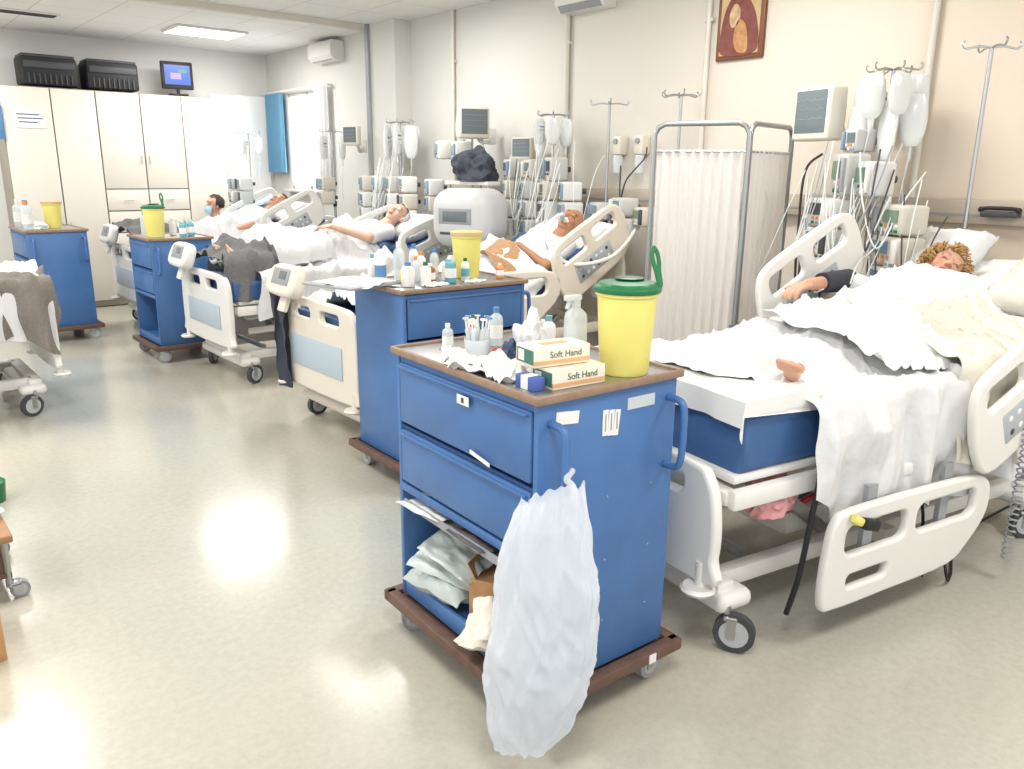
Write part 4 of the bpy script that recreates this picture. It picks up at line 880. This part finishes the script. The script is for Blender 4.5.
def ivbag(loc,h=.2,label='clear fluid bag hanging from iv stand',w_=.055,rz=None):
    t=thing('iv_bag',label,'iv bag',loc,random.uniform(0,3) if rz is None else rz,group='hanging fluid bags')
    def f(u,v):
        a=2*math.pi*v;z=-h*u-.02;k=math.sin(math.pi*min(1,max(.0,u*.92+.06)))**.28
        return Vector((w_*k*math.cos(a),.018*k*math.sin(a)*(1+.6*u),z))
    G().grid(f,12,20,fluid,closev=True).make('pouch',t)
    G().tube([(0,0,-.03),(-.006,0,-.01),(0,0,.006),(.006,0,-.01)],.003,white,seg=5).make('hanger',t)
    G().box((0,-.022,-h*.5),(w_*1.1,.003,h*.4),paper).box((0,-.024,-h*.42),(w_*.8,.002,h*.05),bluecl).box((0,-.024,-h*.55),(w_*.8,.002,h*.03),grey).make('sticker',t)
    G().cyl((0,0,-h-.01),(0,0,-h-.09),.008,clear,seg=8).tube([(0,0,-h-.09),(.02,.01,-h-.3),(-.01,.02,-h-.45)],.003,tube_m,seg=5).make('drip_line',t)
def pump(loc,rz=0,w_=.2,h_=.13,label='white infusion pump with small display',scr_=None):
    t=thing('infusion_pump',label,'infusion pump',loc,rz+random.uniform(-.12,.12),group='infusion pumps')
    w_*=random.uniform(.88,1.05)
    G().box((0,0,0),(.15,w_,h_),random.choice(pgreys),bev=.018,seg=3).make('housing',t)
    fl=random.choice([-1,1])
    G().box((-.077,-fl*w_*.12,h_*.12),(.005,w_*.5,h_*.42),scr_ or random.choice(scrs)).make('screen',t)
    g=G()
    for i in range(4):
        for j in range(2): g.box((-.077,-w_*.35+i*w_*.17,-h_*.2-j*h_*.17),(.006,w_*.1,h_*.1),random.choice([white,green,grey,dgrey,orange]),bev=.002)
    g.make('button',t)
    G().box((-.08,fl*w_*.36,0),(.02,w_*.18,h_*.8),M('door_blue_grey',(120,142,164),.5) if random.random()<.35 else random.choice([grey,dgrey,white]),bev=.005).make('door',t)
    G().cyl((.06,0,0),(.12,0,0),.02,dgrey).make('clamp',t)
def cables(P0,n,seed=0):
    rnd=random.Random(seed)
    for k in range(n):
        x,y,z=P0;y+=rnd.uniform(-.28,.28);z+=rnd.uniform(-.1,.25);dy=rnd.uniform(-.25,.25)
        col=rnd.choice([tube_m,dgrey,grey,tube_m,tube_m,tube_m])
        G().tube([(x,y,z),(x-.06,y+dy*.3,z-.25),(x-.1,y+dy*.8,z-.4-rnd.random()*.3),(x+.02,y+dy,z-.25),(x+.06,y+dy*1.3,z-.1)],rnd.uniform(.003,.005),col,seg=6).make('looping_cable',label='looping tube or cable hanging among the pumps',cat='cable',group='looping cables')
# A cluster
ivstand(4.5,1.71,2.21,'tall chrome iv stand behind pillow',hooks=4)
ivstand(4.45,2.16,2.14,'iv stand crowded with fluid bags and pumps',hooks=6)
for a in range(6):
    an=a*2*math.pi/6+.8;ivbag((4.45+.13*math.cos(an),2.16+.13*math.sin(an),2.13),h=random.uniform(.2,.3),w_=.062)
ivbag((4.45,2.02,2.03),h=.26,w_=.065);ivbag((4.4,2.3,1.98),h=.24,w_=.055);ivbag((4.38,2.12,1.98),h=.28,w_=.06)
for y,z,w_,h_ in ((2.33,1.40,.29,.15),(2.33,1.24,.29,.15),(2.33,1.09,.29,.13),(1.94,1.38,.29,.15),(1.94,1.22,.29,.15),(1.94,1.07,.29,.13),(2.24,1.60,.15,.22),(2.10,1.58,.14,.18)): pump((4.27,y,z),-.55,w_,h_)
pump((4.35,2.25,1.78),-.4,.10,.12,'small white syringe pump clamped high',screend)
cables((4.2,2.2,1.55),14,1);cables((4.2,2.0,1.4),6,11)
# B cluster
ivstand(4.5,4.85,2.03,'iv stand with fluid bags behind cream bed',hooks=6)
for a in range(6):
    an=a*2*math.pi/6+.8;ivbag((4.5+.12*math.cos(an),4.85+.12*math.sin(an),2.02),h=random.uniform(.18,.28),w_=.06)
for y in (5.2,4.97,4.74,4.51):
    for z in (1.46,1.31,1.16): pump((4.38,y,z),-.5,.2,.14)
pump((4.4,4.95,1.62),-.4,.2,.15,'grey infusion pump clamped on stand',screend);pump((4.4,5.2,1.62),-.4,.16,.15,'grey infusion pump clamped on stand',screend);pump((4.4,4.7,1.62),-.4,.14,.18)
cables((4.32,4.9,1.5),10,2);cables((4.3,4.6,1.7),5,5)
ivstand(4.5,4.25,2.08,'plain chrome iv stand with hooks')
ivstand(4.5,3.6,2.1,'iv stand with curled hooks beside screen',hooks=6)
for y,z in ((4.02,1.36),(4.02,1.22),(3.8,1.3),(4.24,1.32)): pump((4.45,y,z),-.4,.18,.13)
for y in (4.36,4.14):
    t=thing('suction_regulator','cream wall suction regulator with jar','suction regulator',(W-.07,y,1.80))
    G().box((.02,0,0),(.1,.09,.14),cream,bev=.02).make('body',t);G().lathe([(0,-.2),(.035,-.2),(.04,-.09),(.03,-.07),(0,-.07)],(0,0,0),clear).make('jar',t);G().cyl((-.03,0,.03),(-.045,0,.03),.02,grey).make('dial',t)
G().tube([(4.7,4.3,1.65),(4.6,4.2,1.4),(4.55,4.1,1.55),(4.62,4.0,1.7),(4.7,4.05,1.78)],.006,dgrey).make('hose',label='dark looping hose on wall',cat='hose')
G().tube([(4.6,2.6,1.72),(4.6,2.7,1.62),(4.62,2.72,1.3),(4.62,2.7,.9),(4.6,2.6,.6)],.008,dgrey).make('power_cable',label='dark cable hanging from monitor',cat='cable')
# C cluster
ivstand(4.45,7.0,2.05,'iv stand with many fluid bags',hooks=6)
for a in range(6):
    an=a*2*math.pi/6+.8;ivbag((4.45+.14*math.cos(an),7.0+.14*math.sin(an),2.04),h=random.uniform(.22,.32),w_=.07)
for y in (7.4,7.15,6.9,6.65):
    for z in (1.47,1.31,1.16): pump((4.3,y,z),-.4,.21,.15)
cables((4.25,7.0,1.5),8,3)
ivstand(4.5,5.9,2.1,'iv stand with blue pump and bags',hooks=4)
for a in range(4): ivbag((4.5+.12*math.cos(a*1.6),5.9+.12*math.sin(a*1.6),2.08),h=.2)
pump((4.38,5.9,1.75),-.4,.15,.2);pump((4.38,6.15,1.78),-.4,.15,.16);pump((4.36,6.3,1.45),-.4,.2,.15);pump((4.36,6.3,1.3),-.4,.2,.15)
# D cluster
ivstand(3.95,9.5,2.0,'iv stand near the window wall',hooks=4)
for a in range(3): ivbag((3.95+.12*math.cos(a*2),9.5+.12*math.sin(a*2),1.98),h=.2,w_=.06)
for y in (9.35,9.6):
    for z in (1.43,1.28,1.13): pump((3.8,y,z),-.2,.24,.14)
ivstand(4.4,8.3,2.0,'iv stand beside wall column with bags',hooks=4)
for a in range(3): ivbag((4.4+.12*math.cos(a*2),8.3+.12*math.sin(a*2),1.98),h=.25,w_=.06)
for z in (1.45,1.3): pump((4.3,8.3,z),-.2,.24,.14)
# ventilator
t=thing('ventilator','large rounded pale grey ventilator on wheeled stand','ventilator',(3.92,5.16,0),rz=.35)
G().box((0,0,.12),(.5,.5,.06),grey,bev=.02).box((0,0,.55),(.12,.14,.85),white,bev=.02).make('stand',t)
vg=M('vent_grey',(194,194,194),.4)
G().box((0,0,1.24),(.46,.54,.46),vg,bev=.15,seg=8).make('housing',t)
G().box((-.226,0,1.26),(.012,.30,.12),grey,bev=.004).box((-.23,0,1.26),(.012,.22,.08),screend,bev=.003).box((-.226,0,1.13),(.012,.28,.02),dgrey,bev=.003).make('front_panel',t)
for x in(-.2,.2):
    for y in(-.2,.2): caster(t,x,y,.1)
crumple('backpack',(4.3,5.6,1.52),(.17,.30,.28),dark,'dark bag and clothes piled on equipment shelf','bag',.8,71)
t=thing('equipment_table','narrow white equipment table against wall','table',(4.4,5.6,0))
G().box((0,0,1.5),(.4,.6,.03),white,bev=.006).make('tabletop',t)
for x in(-.17,.17):
    for y in(-.27,.27): G().cyl((x,y,0),(x,y,1.49),.012,steel).make('leg',t)
for P,l in (([(4.45,2.12,1.75),(4.2,2.0,1.30),(3.9,1.95,1.18),(3.55,1.8,1.12)],'thin clear drip tube running to patient'),([(4.45,2.05,1.8),(4.1,2.1,1.2),(3.7,2.05,1.05),(3.4,1.85,1.10)],'thin clear drip tube running along sheet'),([(4.27,2.3,1.1),(4.0,2.2,1.0),(3.5,2.18,.93),(3.1,2.1,.93),(2.9,1.98,.97)],'dark sensor cable running along bed')):
    G().tube(P,.004,tube_m if 'clear' in l else dgrey,seg=6).make('drip_tube' if 'clear' in l else 'sensor_cable',label=l,cat='tube')
# trolley bottom-left
t=thing('low_trolley','low wooden trolley with casters near the walkway','trolley',(-.02,3.35,0))
G().box((.12,.2,.25),(.5,.5,.03),M('tan_wood',(160,120,84),.6,var=.1),bev=.006).box((.12,.2,.1),(.46,.46,.02),brown).make('deck',t)
for x in(-.1,.34):
    for y in(-.02,.42): G().cyl((x,y,.05),(x,y,.24),.012,steel).make('leg',t);caster(t,x,y,.08)
G().box((0,0,.13),(.3,.3,.26),card,bev=.003).box((0,.0,.262),(.29,.05,.003),M('tape_tan',(200,160,110),.4)).make('cardboard_box',loc=(.06,3.0,0),rot=(0,0,.2),label='brown cardboard box on floor by trolley',cat='box')
packet('white_cloth',(.18,3.6,.268),(.3,.3,.05),(0,0,.2),sheet,'folded white cloth on low trolley','cloth',amp=.03,seed=81,puff=.03)
G().lathe([(0,0),(.07,0),(.08,.1),(.03,.14),(.03,.17),(0,.17)],(0,0,0),green).make('green_container',loc=(.4,4.45,.0),label='green plastic container by opposite bed',cat='container')
